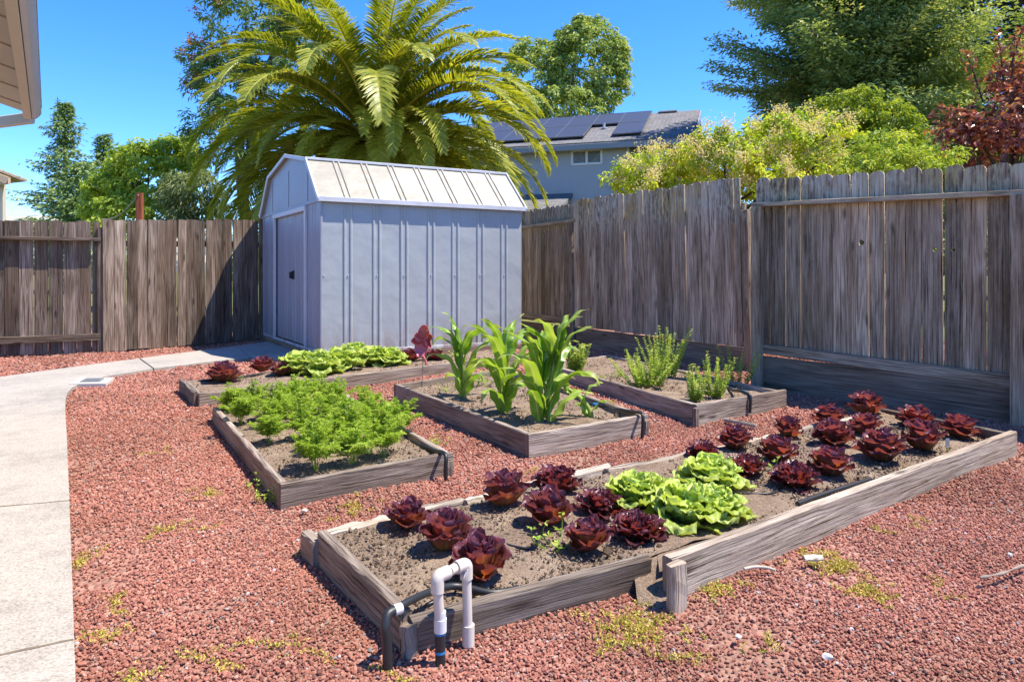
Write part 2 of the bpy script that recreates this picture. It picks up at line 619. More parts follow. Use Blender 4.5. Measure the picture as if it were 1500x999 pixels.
def bed(key, label, cs, tops, z_soil, th=0.04, skip=(), n=26, mats=None):
    """cs: FL, FR, BR, BL outer corners on the ground; tops: board height per corner"""
    o = empty('raised_bed', (sum(c.x for c in cs) / 4, sum(c.y for c in cs) / 4, 0), label, 'garden bed', 'raised timber beds in the gravel')
    cc = Vector((o.location.x, o.location.y, 0))
    mats = mats or [W_BED] * 4
    names = 4
    for i in range(4):
        if i in skip:
            continue
        a, b = Vector(cs[i]), Vector(cs[(i + 1) % 4])
        d = (b - a).normalized()
        nin = Vector((-d.y, d.x, 0))
        if (cc - a).dot(nin) < 0: nin = -nin
        h0, h1 = tops[i], tops[(i + 1) % 4]
        # the long sides run through, the ends butt between them
        if i in (1, 3):
            a2, b2 = a + d * (th + 0.003), b - d * (th + 0.003)
        else:
            a2, b2 = a, b
        m_ = MB()
        dz = -0.05
        A = a2 + nin * th / 2 + Vector((0, 0, (h0 + dz) / 2)); B = b2 + nin * th / 2 + Vector((0, 0, (h1 + dz) / 2))
        m_.board(A, B, (0, 0, 1), (h0 + h1) / 2 - dz, th, 22, 0.0022, 0.006)
        m_.build('side_board', mats[i], o)
    ins = 0.5 * th
    sc_ = [Vector(c) + (cc - Vector(c)).normalized() * ins for c in cs]
    m_ = MB()
    m_.grid(soil_patch(sc_, z_soil), n, n)
    m_.build('soil', SOIL, o)
    BEDS[key] = (o, [Vector((c.x, c.y)) for c in cs], z_soil)
    return o


V3 = lambda v: Vector((v.x, v.y, 0))
bedB = bed('B', 'timber bed full of feathery carrot tops', [V3(G(411, 747)), V3(G(664, 693)), V3(G(504, 591)), V3(G(311, 616))], (.135, .12, .10, .105), .072)
bedC = bed('C', 'timber bed of tall corn in the middle of the gravel', [V3(G(775, 670)), V3(G(950, 637)), V3(G(742, 556)), V3(G(577, 587))], (.145, .15, .12, .165), .085)
bedD = bed('D', 'timber bed of upright herbs beside the leaning fence', [V3(G(1020, 623)), V3(G(1152, 595)), V3(G(892, 531)), V3(G(790, 548))], (.17, .14, .09, .125), .085)
bedA = bed('A', 'long narrow lettuce bed along the metal shed', [V3(G(292, 597)), V3(G(765, 533)), V3(G(742, 517)), V3(G(268, 574))], (.12, .13, .06, .12), .085)
cE = [V3(G(600, 957)), V3(G(1489, 665)), G(1292, 600, .08), V3(G(446, 812))]
cE[2].z = 0
bedE = bed('E', 'largest timber bed, in front, planted with red and green lettuces', cE, (.12, .15, .08, .09), .062, 0.045, skip=(0, 2, 3), n=44)

# the big bed's boards are separate worn pieces
m_ = MB()
a, b = V3(G(603, 955)), V3(G(953, 856)); n_ = Vector((-.5, .85, 0))
m_.board(a + n_ * .02 + Vector((0, 0, .028)), b + n_ * .02 + Vector((0, 0, .032)), (0.05, -0.1, 1), .155, .042, 16, .0015, .006, 0.15)
m_.build('side_board', W_BED, bedE)
m_ = MB()
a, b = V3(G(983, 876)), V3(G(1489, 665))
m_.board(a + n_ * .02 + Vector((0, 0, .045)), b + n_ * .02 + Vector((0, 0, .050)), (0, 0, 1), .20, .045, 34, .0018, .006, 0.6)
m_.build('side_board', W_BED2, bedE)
m_ = MB()
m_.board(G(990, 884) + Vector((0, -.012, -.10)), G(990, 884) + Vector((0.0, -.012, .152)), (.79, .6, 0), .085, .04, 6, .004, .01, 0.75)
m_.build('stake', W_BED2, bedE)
m_ = MB()
def spill(u, v):
    a = G(925, 826, .06).lerp(G(1005, 800, .06), u); b = V3(G(935, 882)).lerp(V3(G(1003, 886)), u)
    p = a.lerp(b, v); p.z = .064 - .082 * v ** 1.6 + random.uniform(-.005, .005)
    return p
m_.grid(spill, 10, 10)
m_.build('spilled_soil', SOIL, bedE)
m_ = MB()
def strip(u, v):
    a = cE[0].lerp(cE[1], .26 + .74 * u) + Vector((-.03, .06, 0)); b = V3(G(966, 862)).lerp(V3(G(1489, 660)), u)
    p = a.lerp(b, v); p.z = .064 + random.uniform(-.004, .004)
    return p
m_.grid(strip, 40, 4)
m_.build('soil', SOIL, bedE)
m_ = MB()
a, b = V3(G(585, 951)), V3(G(463, 826))
m_.board(a + Vector((.02, .02, .032)), b + Vector((.02, .02, .05)), (0, 0, 1), .165, .042, 16, .0025, .006, 0.45)
m_.build('side_board', W_BED, bedE)
m_ = MB()
a, b = V3(G(449, 809)), V3(G(466, 826))
m_.board(a + Vector((0, 0, .04)), b + Vector((0, 0, .04)), (0, 0, 1), .11, .05, 3, .003, .006, 0.6)
m_.build('corner_block', W_BED, bedE)
m_ = MB()
a = G(594, 957) + Vector((0.01, .01, -.03))
m_.board(a, a + Vector((.0, .0, .118)), (.79, .6, 0), .05, .045, 5, .006, .012, 0.5)
m_.build('stake', W_BED, bedE)
for (p, q_, h, r_, dy) in [((449, 783), (572, 754), .075, .9, 0), ((566, 755), (676, 731), .06, .35, .02), ((682, 731), (752, 714), .062, .7, 0), ((745, 714), (892, 681), .07, .95, .015),
                           ((888, 685), (1056, 653), .066, .5, -.02), ((1052, 655), (1134, 637), .05, .8, .01), ((1128, 638), (1232, 613), .062, .25, 0), ((1225, 614), (1296, 600), .07, .6, 0)]:
    m_ = MB()
    a, b = G(*p, h), G(*q_, h)
    m_.board(a + Vector((0, dy, -.055)), b + Vector((0, dy, -.055)), (0, 0, 1), .11, .05, 9, .007, .012, r_)
    m_.build('old_timber', W_OLD, bedE)
m_ = MB()
a, b = G(1298, 601, .08), G(1484, 634, .14)
m_.board(a + Vector((0, 0, -.06)), b + Vector((0, 0, -.07)), (0, 0, 1), .13, .045, 10, .003, .006, 0.4)
m_.build('side_board', W_BED, bedE)
# stub ends on the smaller beds
m_ = MB()
a = V3(G(290, 597)); b = V3(G(268, 574))
m_.board(a + Vector((-.03, .02, .05)), b + Vector((-.03, .02, .05)), (0, 0, 1), .16, .035, 8, .005, .008, 0.2)
m_.build('end_board', W_BED, bedA)
for bd, px, py, h in [(bedB, 661, 694, .10), (bedC, 948, 638, .13), (bedD, 1021, 624, .16)]:
    m_ = MB()
    a = V3(G(px, py)) + Vector((-.01, -.005, -.04))
    m_.board(a, a + Vector((0, 0, h + .02)), (.79, .6, 0), .05, .03, 4, .004, .008, 0.45)
    m_.build('corner_post', W_BED, bd)


def bed_uv(key, u, v):
    o, c, z = BEDS[key]
    p = c[0].lerp(c[1], u).lerp(c[3].lerp(c[2], u), v)
    return Vector((p.x, p.y, z))


def inside(poly, x, y):
    r_ = np.zeros(len(x), dtype=bool)
    j = len(poly) - 1
    for i in range(len(poly)):
        xi, yi = poly[i]; xj, yj = poly[j]
        with np.errstate(divide='ignore', invalid='ignore'):
            r_ ^= ((yi > y) != (yj > y)) & (x < (xj - xi) * (y - yi) / (yj - yi + 1e-12) + xi)
        j = i
    return r_


# ------------------------------------------------------------------ gravel stones (stuff)
def stone_protos(colname, mat, n=8):
    c = bpy.data.collections.new(colname)
    t = (1 + 5 ** .5) / 2
    base = np.array([(-1, t, 0), (1, t, 0), (-1, -t, 0), (1, -t, 0), (0, -1, t), (0, 1, t), (0, -1, -t), (0, 1, -t), (t, 0, -1), (t, 0, 1), (-t, 0, -1), (-t, 0, 1)], float)
    base /= np.linalg.norm(base[0])
    Fs = [(0, 11, 5), (0, 5, 1), (0, 1, 7), (0, 7, 10), (0, 10, 11), (1, 5, 9), (5, 11, 4), (11, 10, 2), (10, 7, 6), (7, 1, 8), (3, 9, 4), (3, 4, 2), (3, 2, 6), (3, 6, 8), (3, 8, 9), (4, 9, 5), (2, 4, 11), (6, 2, 10), (8, 6, 7), (9, 8, 1)]
    for k in range(n):
        # one subdivision, then knocked about into an angular rock
        vs = [Vector(p) for p in base]; fs = []
        cache = {}
        def mid(a, b):
            key = (min(a, b), max(a, b))
            if key not in cache:
                vs.append(((vs[a] + vs[b]) / 2).normalized()); cache[key] = len(vs) - 1
            return cache[key]
        for a, b, d in Fs:
            ab, bd, da = mid(a, b), mid(b, d), mid(d, a)
            fs += [(a, ab, da), (b, bd, ab), (d, da, bd), (ab, bd, da)]
        A = np.array([tuple(p) for p in vs])
        for _ in range(5):   # chop facets
            d = rng.normal(size=3); d /= np.linalg.norm(d)
            h = rng.uniform(0.45, 0.8)
            s_ = A @ d
            A = A - np.outer(np.maximum(s_ - h, 0), d)
        A *= (1 + rng.normal(0, .07, (len(A), 1)))
        A *= np.array([1.0, rng.uniform(.65, .95), rng.uniform(.5, .8)])
        me = fast_mesh('lava_rock', A, tris=fs, mat=mat)
        ob = bpy.data.objects.new('lava_rock', me)
        c.objects.link(ob)
    return c


def scatter(name, pts, scales, rots, rnd, coll, parent=None):
    me = bpy.data.meshes.new(name)
    P_ = np.asarray(pts, dtype=np.float32)
    me.vertices.add(len(P_)); me.vertices.foreach_set('co', P_.ravel())
    for nm, tp, ar, key in (('sc', 'FLOAT', scales, 'value'), ('rnd', 'FLOAT', rnd, 'value'), ('rot', 'FLOAT_VECTOR', rots, 'vector')):
        at = me.attributes.new(nm, tp, 'POINT')
        at.data.foreach_set(key, np.asarray(ar, dtype=np.float32).ravel())
    at = me.attributes.new('pick', 'INT', 'POINT')
    at.data.foreach_set('value', rng.integers(0, len(coll.objects), len(P_)).astype(np.int32))
    o = link(name, me, parent)
    g = bpy.data.node_groups.new(name, 'GeometryNodeTree')
    g.interface.new_socket('Geometry', in_out='INPUT', socket_type='NodeSocketGeometry')
    g.interface.new_socket('Geometry', in_out='OUTPUT', socket_type='NodeSocketGeometry')
    gi, go = g.nodes.new('NodeGroupInput'), g.nodes.new('NodeGroupOutput')
    ci = g.nodes.new('GeometryNodeCollectionInfo')
    ci.inputs['Collection'].default_value = coll
    ci.inputs['Separate Children'].default_value = True
    ci.inputs['Reset Children'].default_value = True
    ip = g.nodes.new('GeometryNodeInstanceOnPoints')
    ip.inputs['Pick Instance'].default_value = True

    def na(nm, tp):
        nd = g.nodes.new('GeometryNodeInputNamedAttribute'); nd.data_type = tp
        nd.inputs['Name'].default_value = nm
        return nd.outputs['Attribute']
    e2r = g.nodes.new('FunctionNodeEulerToRotation')
    lk = g.links.new
    lk(gi.outputs[0], ip.inputs['Points'])
    lk(ci.outputs[0], ip.inputs['Instance'])
    lk(na('pick', 'INT'), ip.inputs['Instance Index'])
    lk(na('rot', 'FLOAT_VECTOR'), e2r.inputs[0]); lk(e2r.outputs[0], ip.inputs['Rotation'])
    lk(na('sc', 'FLOAT'), ip.inputs['Scale'])
    lk(ip.outputs[0], go.inputs[0])
    md = o.modifiers.new('scatter', 'NODES'); md.node_group = g
    return o


ROCKS = stone_protos('rock_shapes', STONE)
CLODS = stone_protos('clod_shapes', CLOD, 5)
excl = [[tuple(p) for p in path_pts], [e0, e1, e2, e3], [f0, f1, f2, f3]] + [[tuple(c) for c in BEDS[k][1]] for k in 'ABCD']
eE = [tuple(c) for c in BEDS['E'][1]]
excl.append(eE)
excl.append([tuple(cen + (Vector((p.x, p.y)) - cen)) for p in q])
allp, alls = [], []
for (y0, y1, sp, s0, s1) in [(1.5, 3.4, .0115, .0045, .0088), (3.4, 5.5, .0160, .0064, .0112), (5.5, 8, .024, .0095, .016), (8, 12.6, .037, .0145, .024)]:
    nx = int(17 / sp); ny = int((y1 - y0) / sp)
    gx, gy = np.meshgrid(np.arange(nx) * sp - 9.5, y0 + np.arange(ny) * sp)
    x = gx.ravel() + rng.uniform(-.55, .55, gx.size) * sp; y = gy.ravel() + rng.uniform(-.55, .55, gx.size) * sp
    ok = (np.abs(x) < y * 0.76 + 0.7)
    # thin, bare patches where the dirt shows
    for (bx, by, br) in [(G(150, 855).x, G(150, 855).y, .12), (G(290, 893).x, G(290, 893).y, .13), (G(960, 870).x, G(960, 870).y, .10), (G(620, 965).x, G(620, 965).y, .09)]:
        dd = np.hypot(x - bx, (y - by) * 1.3)
        ok &= ~((dd < br) & (rng.random(len(x)) < 0.75 * (1 - dd / br) + .1))
    pn = np.sin(x * 2.3 + 1.1 * np.sin(y * 1.7)) + np.sin(y * 2.9 + 1.3 * np.sin(x * 2.1 + 1)) + .6 * np.sin(x * 6.1 + y * 4.3) + .4 * np.sin(x * 11 - y * 9)
    ok &= ~((pn > 1.15) & (rng.random(len(x)) < np.clip((pn - 1.0) * .55, 0, .6)))
    stray = rng.random(len(x)) < .0012
    for ie, e in enumerate(excl):
        ok &= ~inside(e, x, y) | (stray & (ie == 0))
    x, y = x[ok], y[ok]
    s_ = rng.uniform(s0, s1, len(x)) * np.where(rng.random(len(x)) < .06, 1.35, 1)
    z = np.array([gz(a_, b_) for a_, b_ in zip(x, y)]) + s_ * rng.uniform(0.2, .75, len(x)) + .002
    allp.append(np.stack([x, y, z], 1)); alls.append(s_)
allp = np.concatenate(allp); alls = np.concatenate(alls)
N = len(allp)
ro = rng.uniform(0, 6.283, (N, 3)); ro[:, :2] = rng.normal(0, .5, (N, 2))
rr = np.clip(rng.beta(2.2, 1.9, N), 0, .985)
rr = np.where(rng.random(N) < .0022, 1.0, rr)
tag(scatter('gravel', allp, alls, ro, rr, ROCKS), 'crushed red lava rock covering the yard', 'gravel', kind='stuff')
print('stones', N)

for key, dens in (('A', 700), ('B', 1500), ('C', 1300), ('D', 1000), ('E', 3000)):
    o, c, z = BEDS[key]
    area = abs((c[2] - c[0]).x * (c[3] - c[1]).y - (c[2] - c[0]).y * (c[3] - c[1]).x) / 2
    n = int(area * dens)
    pts = np.array([tuple(bed_uv(key, random.uniform(.015, .985), random.uniform(.02, .98)) - Vector((o.location.x, o.location.y, 0))) for _ in range(n)])
    s_ = np.exp(rng.normal(-5.45, .42, n))
    pts[:, 2] += s_ * .4 + rng.uniform(-.003, .004, n)
    tag(scatter('soil_crumbs', pts, s_, rng.uniform(0, 6.28, (n, 3)), rng.random(n), CLODS, o), kind='stuff')

# ------------------------------------------------------------------ fences
def pickets(parent, name, mat, p0, p1, zb, zt, wr=(.125, .15), gap=(.003, .010), th=.02, off=0.0, ear=0.0, lean=0.0, holes=None, warp=1.6, rough_top=0.012, widths=None):
    """one panel of upright boards between two ground points; off moves it along the panel's normal"""
    p0, p1 = Vector(p0), Vector(p1)
    d = (p1 - p0); L = d.length; d.normalize()
    nrm = Vector((d.y, -d.x, 0))
    m_ = MB()
    s_ = 0.0; k = 0
    while s_ < L - 0.02:
        w_ = min(random.uniform(*wr), L - s_)
        t = (s_ + w_ / 2) / L
        z0 = zb[0] + (zb[1] - zb[0]) * t + random.uniform(-.008, .008)
        z1 = zt[0] + (zt[1] - zt[0]) * t + random.uniform(-1, 1) * rough_top
        H = z1 - z0; h = w_ / 2
        c = p0 + d * (s_ + w_ / 2) + nrm * (off + random.uniform(-.003, .003)) + Vector((0, 0, z0))
        yaw = R(random.uniform(-warp, warp)) if warp else 0
        ex = Matrix.Rotation(yaw, 3, 'Z') @ d
        ln = lean + R(random.uniform(-.35, .35))
        ey = Vector((0, 0, 1)) + d * math.tan(ln) + nrm * random.uniform(-.004, .004)
        ey.normalize(); ex = (ex - ey * ex.dot(ey)).normalized()
        e = ear * random.uniform(.7, 1.2)
        if ear:
            top = [(h, H - e), (h - e * .35, H - e * .35), (h - e, H + random.uniform(-.006, .004)), (0.1 * h, H + random.uniform(-.004, .006)), (-h + e, H + random.uniform(-.006, .004)), (-h + e * .35, H - e * .35), (-h, H - e)]
        else:
            top = [(h, H - random.uniform(0, .012)), (h * .3, H + random.uniform(-.006, .006)), (-h * .4, H + random.uniform(-.006, .006)), (-h, H - random.uniform(0, .012))]
        r_ = random.random()
        if holes and k in holes:
            hz, hr, hx = holes[k]
            N_ = 7
            arcR = [(hx + hr * math.sin(math.pi * i / N_) * random.uniform(.75, 1.15), hz - H * 0 - hr * math.cos(math.pi * i / N_)) for i in range(N_ + 1)]
            arcL = [(hx - hr * math.sin(math.pi * i / N_) * random.uniform(.75, 1.15), hz + hr * math.cos(math.pi * i / N_)) for i in range(N_ + 1)]
            arcR[0] = (hx, hz - hr); arcR[-1] = (hx, hz + hr); arcL[0] = (hx, hz + hr); arcL[-1] = (hx, hz - hr)
            tr = [p for p in top if p[0] > hx]; tl = [p for p in top if p[0] <= hx]
            mt = (hx, H)
            m_.plate([(hx, 0), (h, 0)] + tr + [mt] + list(reversed(arcR)), c, ex, ey, th, r_)
            m_.plate([(-h, 0), (hx, 0)] + list(reversed(arcL)) + [mt] + tl, c, ex, ey, th, r_)
        else:
            m_.plate([(-h, 0), (h, 0)] + top, c, ex, ey, th, r_)
        s_ += w_ + random.uniform(*gap); k += 1
    return m_.build(name, mat, parent)


# left fence
A0, A1, A2 = V3(G(-160, 532)), V3(G(148, 517.5)), Vector((-4.36, 12.02, 0))
fl = empty('wooden_fence', A1, 'dark weathered board fence across the back left, with one railed panel and one plain panel', 'fence')
pickets(fl, 'board_panel', W_FENCE, A0, A1 - (A1 - A0).normalized() * 0.03, (0.02, 0.02), (1.90, 1.93), (.16, .18), (.002, .008), .02, -.04)
d1 = (A1 - A0).normalized(); n1 = Vector((d1.y, -d1.x, 0))
for z, hh, th in ((1.66, .05, .10), (.235, .10, .045)):
    m_ = MB(); off = n1 * (-.03 + th / 2 + .003)
    m_.board(A0 + off + Vector((0, 0, z)), A1 + off + Vector((0, 0, z + .01)), (0, 0, 1), hh, th, 14, .002, .004, .45)
    m_.build('rail', W_FENCE, fl)
pickets(fl, 'board_panel', W_FENCE, A1 + Vector((0.01, 0.01, 0)), A2 + Vector((1.97, 2.26, 0)), (0.02, 0.04), (1.955, 2.30), (.13, .165), (.005, .012), .02, .035)
d2 = (A2 - A1).normalized(); n2 = Vector((d2.y, -d2.x, 0))
for z in (1.62, .28):
    m_ = MB()
    m_.board(A1 + d2 * .1 - n2 * .02 + Vector((0, 0, z)), A2 - n2 * .02 + Vector((0, 0, z + .05)), (0, 0, 1), .09, .04, 8, .002, .004, .4)
    m_.build('rail', W_FENCE, fl)
for pp in (A1 - n1 * .03, A2 - n2 * .12 + d2 * .35, A0 + d1 * .2 - n1 * .12):
    m_ = MB(); m_.board(Vector(pp) + Vector((0, 0, -.3)), Vector(pp) + Vector((0, 0, 1.85)), d1, .09, .09, 4, .002, .005, .3); m_.build('post', W_FENCE, fl)
# low concrete kerb under the plain panel
kb = MB()
for (pa, pb) in (((197, 512.5), (245, 508.5)), ((246.5, 508.5), (291, 504.5)), ((292.5, 504.5), (336, 500.7)), ((337.5, 500.5), (380, 497))):
    a, b = G(*pa), G(*pb)
    kb.board(a + Vector((0, 0, .0)), b + Vector((0, 0, .0)), (0, 0, 1), .15, .07, 5, .003, .006, .5)
tag(kb.build('kerb', CONC), kind='structure')

# right far fence, leaning a little
B1, B2 = V3(G(846, 508)), V3(G(1092, 545))
B0 = B1 + (Vector((0.28, 12.25, 0)) - B1) * 2.9
fr = empty('wooden_fence', B1, 'leaning grey picket fence with a dark kickboard, from shed to gap', 'fence')
db = (B2 - B1).normalized(); nb = Vector((db.y, -db.x, 0))
if nb.x > 0: nb = -nb
sgn = -1 if Vector((db.y, -db.x, 0)).x > 0 else 1
d0 = (B1 - B0).normalized()
pickets(fr, 'board_panel', W_FENCE_R, B0, B1 - d0 * .03, (.33, .33), (2.28, 2.31), (.12, .145), (.003, .010), .02, sgn * -.05, 0.02)
for z, hh, th in ((2.0, .055, .09), (.40, .09, .045)):
    m_ = MB(); off = nb * (-.04 + th / 2 + .003)
    m_.board(B0 + off + Vector((0, 0, z)), B1 + off + Vector((0, 0, z + .015)), (0, 0, 1), hh, th, 8, .002, .004, .45); m_.build('rail', W_FENCE_R, fr)
pickets(fr, 'board_panel', W_FENCE_R, B1, B2, (.33, .30), (2.33, 2.33), (.115, .14), (.002, .009), .02, sgn * .04, 0.016, R(-1.6), rough_top=.02)
for z in (2.0, .42):
    m_ = MB()
    m_.board(B1 - nb * .0 + Vector((0, 0, z)), B2 + Vector((0, 0, z - .02)), (0, 0, 1), .09, .04, 8, .002, .004, .35); m_.build('rail', W_FENCE_R, fr)
m_ = MB()
m_.board(B1 + nb * .012 + Vector((0, 0, .13)), B2 + nb * .012 + Vector((0, 0, .11)), (0, 0, 1), .36, .035, 16, .003, .005, .3); m_.build('kickboard', W_DARK, fr)
m_ = MB()
m_.board(B0 - nb * .02 + Vector((0, 0, .13)), B1 - nb * .02 + Vector((0, 0, .12)), (0, 0, 1), .36, .035, 6, .003, .005, .2); m_.build('kickboard', W_DARK, fr)
for pp, tp, mm in ((B1 - d0 * .07 + nb * .02, 2.0, W_DARK), (B2 + db * .09 + nb * .015, 1.93, W_FENCE_R)):
    m_ = MB(); m_.board(Vector(pp) + Vector((0, 0, -.3)), Vector(pp) + Vector((0, 0, tp)) - db * .07, db, .095, .09, 6, .003, .005, .35); m_.build('post', mm, fr)

# right near fence
C0, C1 = V3(G(1112, 567)), V3(G(1488, 621))
fn_ = empty('wooden_fence', C0, 'tall dog-eared fence on the right with lichen stains, top rail and knot holes', 'fence')
dc = (C1 - C0).normalized(); nc = Vector((dc.y, -dc.x, 0))
sg = 1
if nc.x > 0: nc = -nc; sg = -1
C0e, C2 = C0 - dc * .06, C1 + dc * 1.9
pickets(fn_, 'board_panel', W_FENCE_R, C0e, C2, (.42, .30), (2.17, 1.98), (.125, .165), (.005, .013), .02, sg * -.05, .035,
        holes={6: (1.08, .028, .01), 10: (1.02, .02, .02), 11: (1.02, .017, -.005)})
m_ = MB(); m_.board(C0e + nc * .012 + Vector((0, 0, 1.895)), C2 + nc * .012 + Vector((0, 0, 1.755)), (0, 0, 1), .042, .10, 16, .002, .004, .55); m_.build('top_rail', W_FENCE_R, fn_)
m_ = MB(); m_.board(C0e - nc * .012 + Vector((0, 0, .405)), C2 - nc * .012 + Vector((0, 0, .275)), (0, 0, 1), .10, .05, 16, .003, .005, .5); m_.build('bottom_rail', W_FENCE_R, fn_)
m_ = MB(); m_.board(C0e - nc * .012 + Vector((0, 0, .13)), C2 - nc * .012 + Vector((0, 0, .08)), (0, 0, 1), .40, .035, 16, .003, .005, .25); m_.build('kickboard', W_DARK, fn_)
for pp, tp in ((C0 + nc * .035, 1.87), (C1 + dc * .03 + nc * .035, 1.80)):
    m_ = MB(); m_.board(Vector(pp) + Vector((0, 0, -.3)), Vector(pp) + Vector((0, 0, tp)), dc, .10, .085, 6, .002, .005, .42); m_.build('post', W_FENCE_R, fn_)

# ------------------------------------------------------------------ metal shed
def metal(name, c, rust=0.0, stain=0.3):
    k = M(name, 0.42, 0.4)
    p = k.obj()
    n1 = k.noise(p, 1.6, 5, 0.6); n2 = k.noise(p, 11, 5, 0.65)
    col = k.mix(k.math('MULTIPLY', k.ramp(n1, [(0.4, 0), (0.7, 1)]), stain), c, tuple(x * .78 for x in c))
    col = k.mix(k.math('MULTIPLY', k.ramp(n2, [(0.52, 0), (0.72, 1)]), stain * .6), col, tuple(min(1, x * 1.12) for x in c))
    if rust:
        rn = k.ramp(k.noise(k.mapping(p, (1, 1, .35)), 3.1, 5, 0.6), [(0.66, 0), (0.74, 1)])
        col = k.mix(k.math('MULTIPLY', rn, rust), col, (0.30, 0.12, 0.05))
        gr = k.ramp(k.noise(p, 4.5, 6, 0.75), [(0.46, 0), (0.66, 1)])
        col = k.mix(k.math('MULTIPLY', gr, .55), col, (0.22, 0.20, 0.155))
    hz_ = k.n('ShaderNodeSeparateXYZ'); k.l(k.pos(), hz_.inputs[0])
    dirt = k.math('MULTIPLY', k.ramp(hz_.outputs[2], [(0.10, 1.0), (0.55, 0.0)]), k.ramp(k.noise(k.mapping(p, (6, 6, 1.2)), 1, 5, .7), [(.40, 0), (.62, .8)]))
    col = k.mix(dirt, col, (0.26, 0.20, 0.16))
    k.color(col)
    k.bump(k.noise(p, 1.9, 3, 0.5), 0.5, 0.05)
    return k.m


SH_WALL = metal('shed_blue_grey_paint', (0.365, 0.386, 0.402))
SH_END = metal('shed_end_shaded', (0.31, 0.315, 0.37))  # wall paint made darker and bluer: the door end's shade put into the colour
SH_TRIM = metal('shed_white_trim', (0.56, 0.56, 0.59))
SH_ROOF = metal('shed_cream_roof', (0.30, 0.273, 0.222), 0.8)
SB = 0.10
sA = G(387, 490.7, SB); sB_ = G(471, 519.6, SB); sC = G(763, 502.5, SB)
sD = sA + (sC - sB_)
sw = (sC - sB_); LW = sw.length; sw = sw.normalized()
se = (sA - sB_); LE = se.length; se = se.normalized()
nw = Vector((sw.y, -sw.x, 0)); ne = Vector((-se.y, se.x, 0))
if nw.y > 0: nw = -nw
if ne.x > 0: ne = -ne
shed = empty('metal_shed', V3(sB_), 'blue grey metal garden shed with cream gambrel roof', 'shed')
zE = CAMH + (HOR - 292) / F * sB_.y
UP = Vector((0, 0, 1))


def wall_t(px):   # position along the long wall under photo column px
    k = (px - 750) / F
    return (k * sB_.y - sB_.x) / (sw.x - k * sw.y)


def end_t(px):
    k = (px - 750) / F
    return (k * sB_.y - sB_.x) / (se.x - k * se.y)


ribs = [wall_t(x) for x in (509.6, 552, 592, 631.5, 667, 703.7, 738.4)]


def ribbed(o_, ax, up_, nm, L_, H, ribs_, rw=.022, rh=.014, sep=.085, th=0.0):
    """sheet with pairs of pressed ribs: profile along ax extruded along up"""
    pr = [(0, 0)]
    for c in ribs_:
        for s_ in (-sep / 2, sep / 2):
            x = c + s_
            pr += [(x - rw, 0), (x - rw * .45, rh), (x + rw * .45, rh), (x + rw, 0)]
    pr.append((L_, 0))
    V, Fc, U = [], [], []
    ns = 8
    for j in range(ns + 1):
        for (x, y) in pr:
            V.append(o_ + ax * x + nm * (y + random.uniform(-.0012, .0012)) + up_ * (H * j / ns))
    n = len(pr)
    for j in range(ns):
        for i in range(n - 1):
            Fc.append([j * n + i, j * n + i + 1, (j + 1) * n + i + 1, (j + 1) * n + i])
            U.append([(pr[i][0], H * j / ns), (pr[i + 1][0], H * j / ns), (pr[i + 1][0], H * (j + 1) / ns), (pr[i][0], H * (j + 1) / ns)])
    m_ = MB(); m_.add(V, Fc, U, .5)
    return m_


ribbed(sB_, sw, UP, nw, LW, zE - SB, ribs).build('wall', SH_WALL, shed)
ribbed(sA + sw * 0, sw, UP, -nw, LW, zE - SB, ribs).build('wall', SH_WALL, shed)
m_ = MB(); m_.plate([(0, SB), (LE, SB), (LE, zE), (0, zE)], sC * 1.0 - UP * SB, se, UP, .02); m_.build('wall', SH_WALL, shed)
# base sill
m_ = MB()
for a, b, nn in ((sB_, sC, nw), (sB_, sA, ne)):
    m_.board(Vector(a) - UP * .055 + nn * .012, Vector(b) - UP * .055 + nn * .012, (0, 0, 1), .095, .05, 6, .002, .004, .3)
m_.build('base_sill', W_DARK, shed)
m_ = MB()
for a, b, nn in ((sB_, sC, nw), (sB_ + se * .02, sA, ne)):
    m_.board(Vector(a) + UP * .02 + nn * .012, Vector(b) + UP * .02 + nn * .012, (0, 0, 1), .045, .012, 1, 0, .002)
m_.build('bottom_channel', SH_TRIM, shed)
# screws along the middle of the wall
for c in [0.03] + ribs:
    m_ = MB()
    p = sB_ + sw * c + UP * 1.05 + nw * .002
    m_.tube([p, p + nw * .012], .009, 8)
    m_.build('screw', SH_TRIM, shed)
# gambrel profile
tK, tP, tK2 = .16 * LE, .50 * LE, .84 * LE
zK = CAMH + (HOR - 234) / F * (sB_ + se * tK).y
zP = CAMH + (HOR - 229) / F * (sB_ + se * tP).y
prof = [(-.055, zE - .005), (tK, zK), (tP, zP), (tK2, zK), (LE + .055, zE - .005)]
# end wall with door opening
tj0, tj1 = end_t(449.5), end_t(404)   # right and left jambs of the door
dz0, dz1 = SB + .05, zE - .10
OE = sB_ - UP * SB
def endplate(pts, off, th, mat, name, par=shed):
    m_ = MB(); m_.plate([(x, z) for x, z in pts], Vector((sB_.x, sB_.y, 0)) + ne * off, se, UP, th, uswap=False); return m_.build(name, mat, par)
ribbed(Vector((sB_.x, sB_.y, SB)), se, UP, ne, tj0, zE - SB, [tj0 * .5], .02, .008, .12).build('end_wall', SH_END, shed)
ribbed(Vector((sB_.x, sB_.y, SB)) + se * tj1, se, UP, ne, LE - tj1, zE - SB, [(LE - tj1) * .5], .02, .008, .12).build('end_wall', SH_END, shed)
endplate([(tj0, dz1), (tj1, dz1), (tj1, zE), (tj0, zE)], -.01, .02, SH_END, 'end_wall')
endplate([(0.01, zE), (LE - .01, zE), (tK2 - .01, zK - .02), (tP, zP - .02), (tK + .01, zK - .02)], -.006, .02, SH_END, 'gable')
m_ = MB(); G0 = Vector((sB_.x, sB_.y, 0)) + ne * .008
m_.board(G0 + UP * zE, G0 + se * LE + UP * zE, UP, .05, .02, 2, 0, .003)
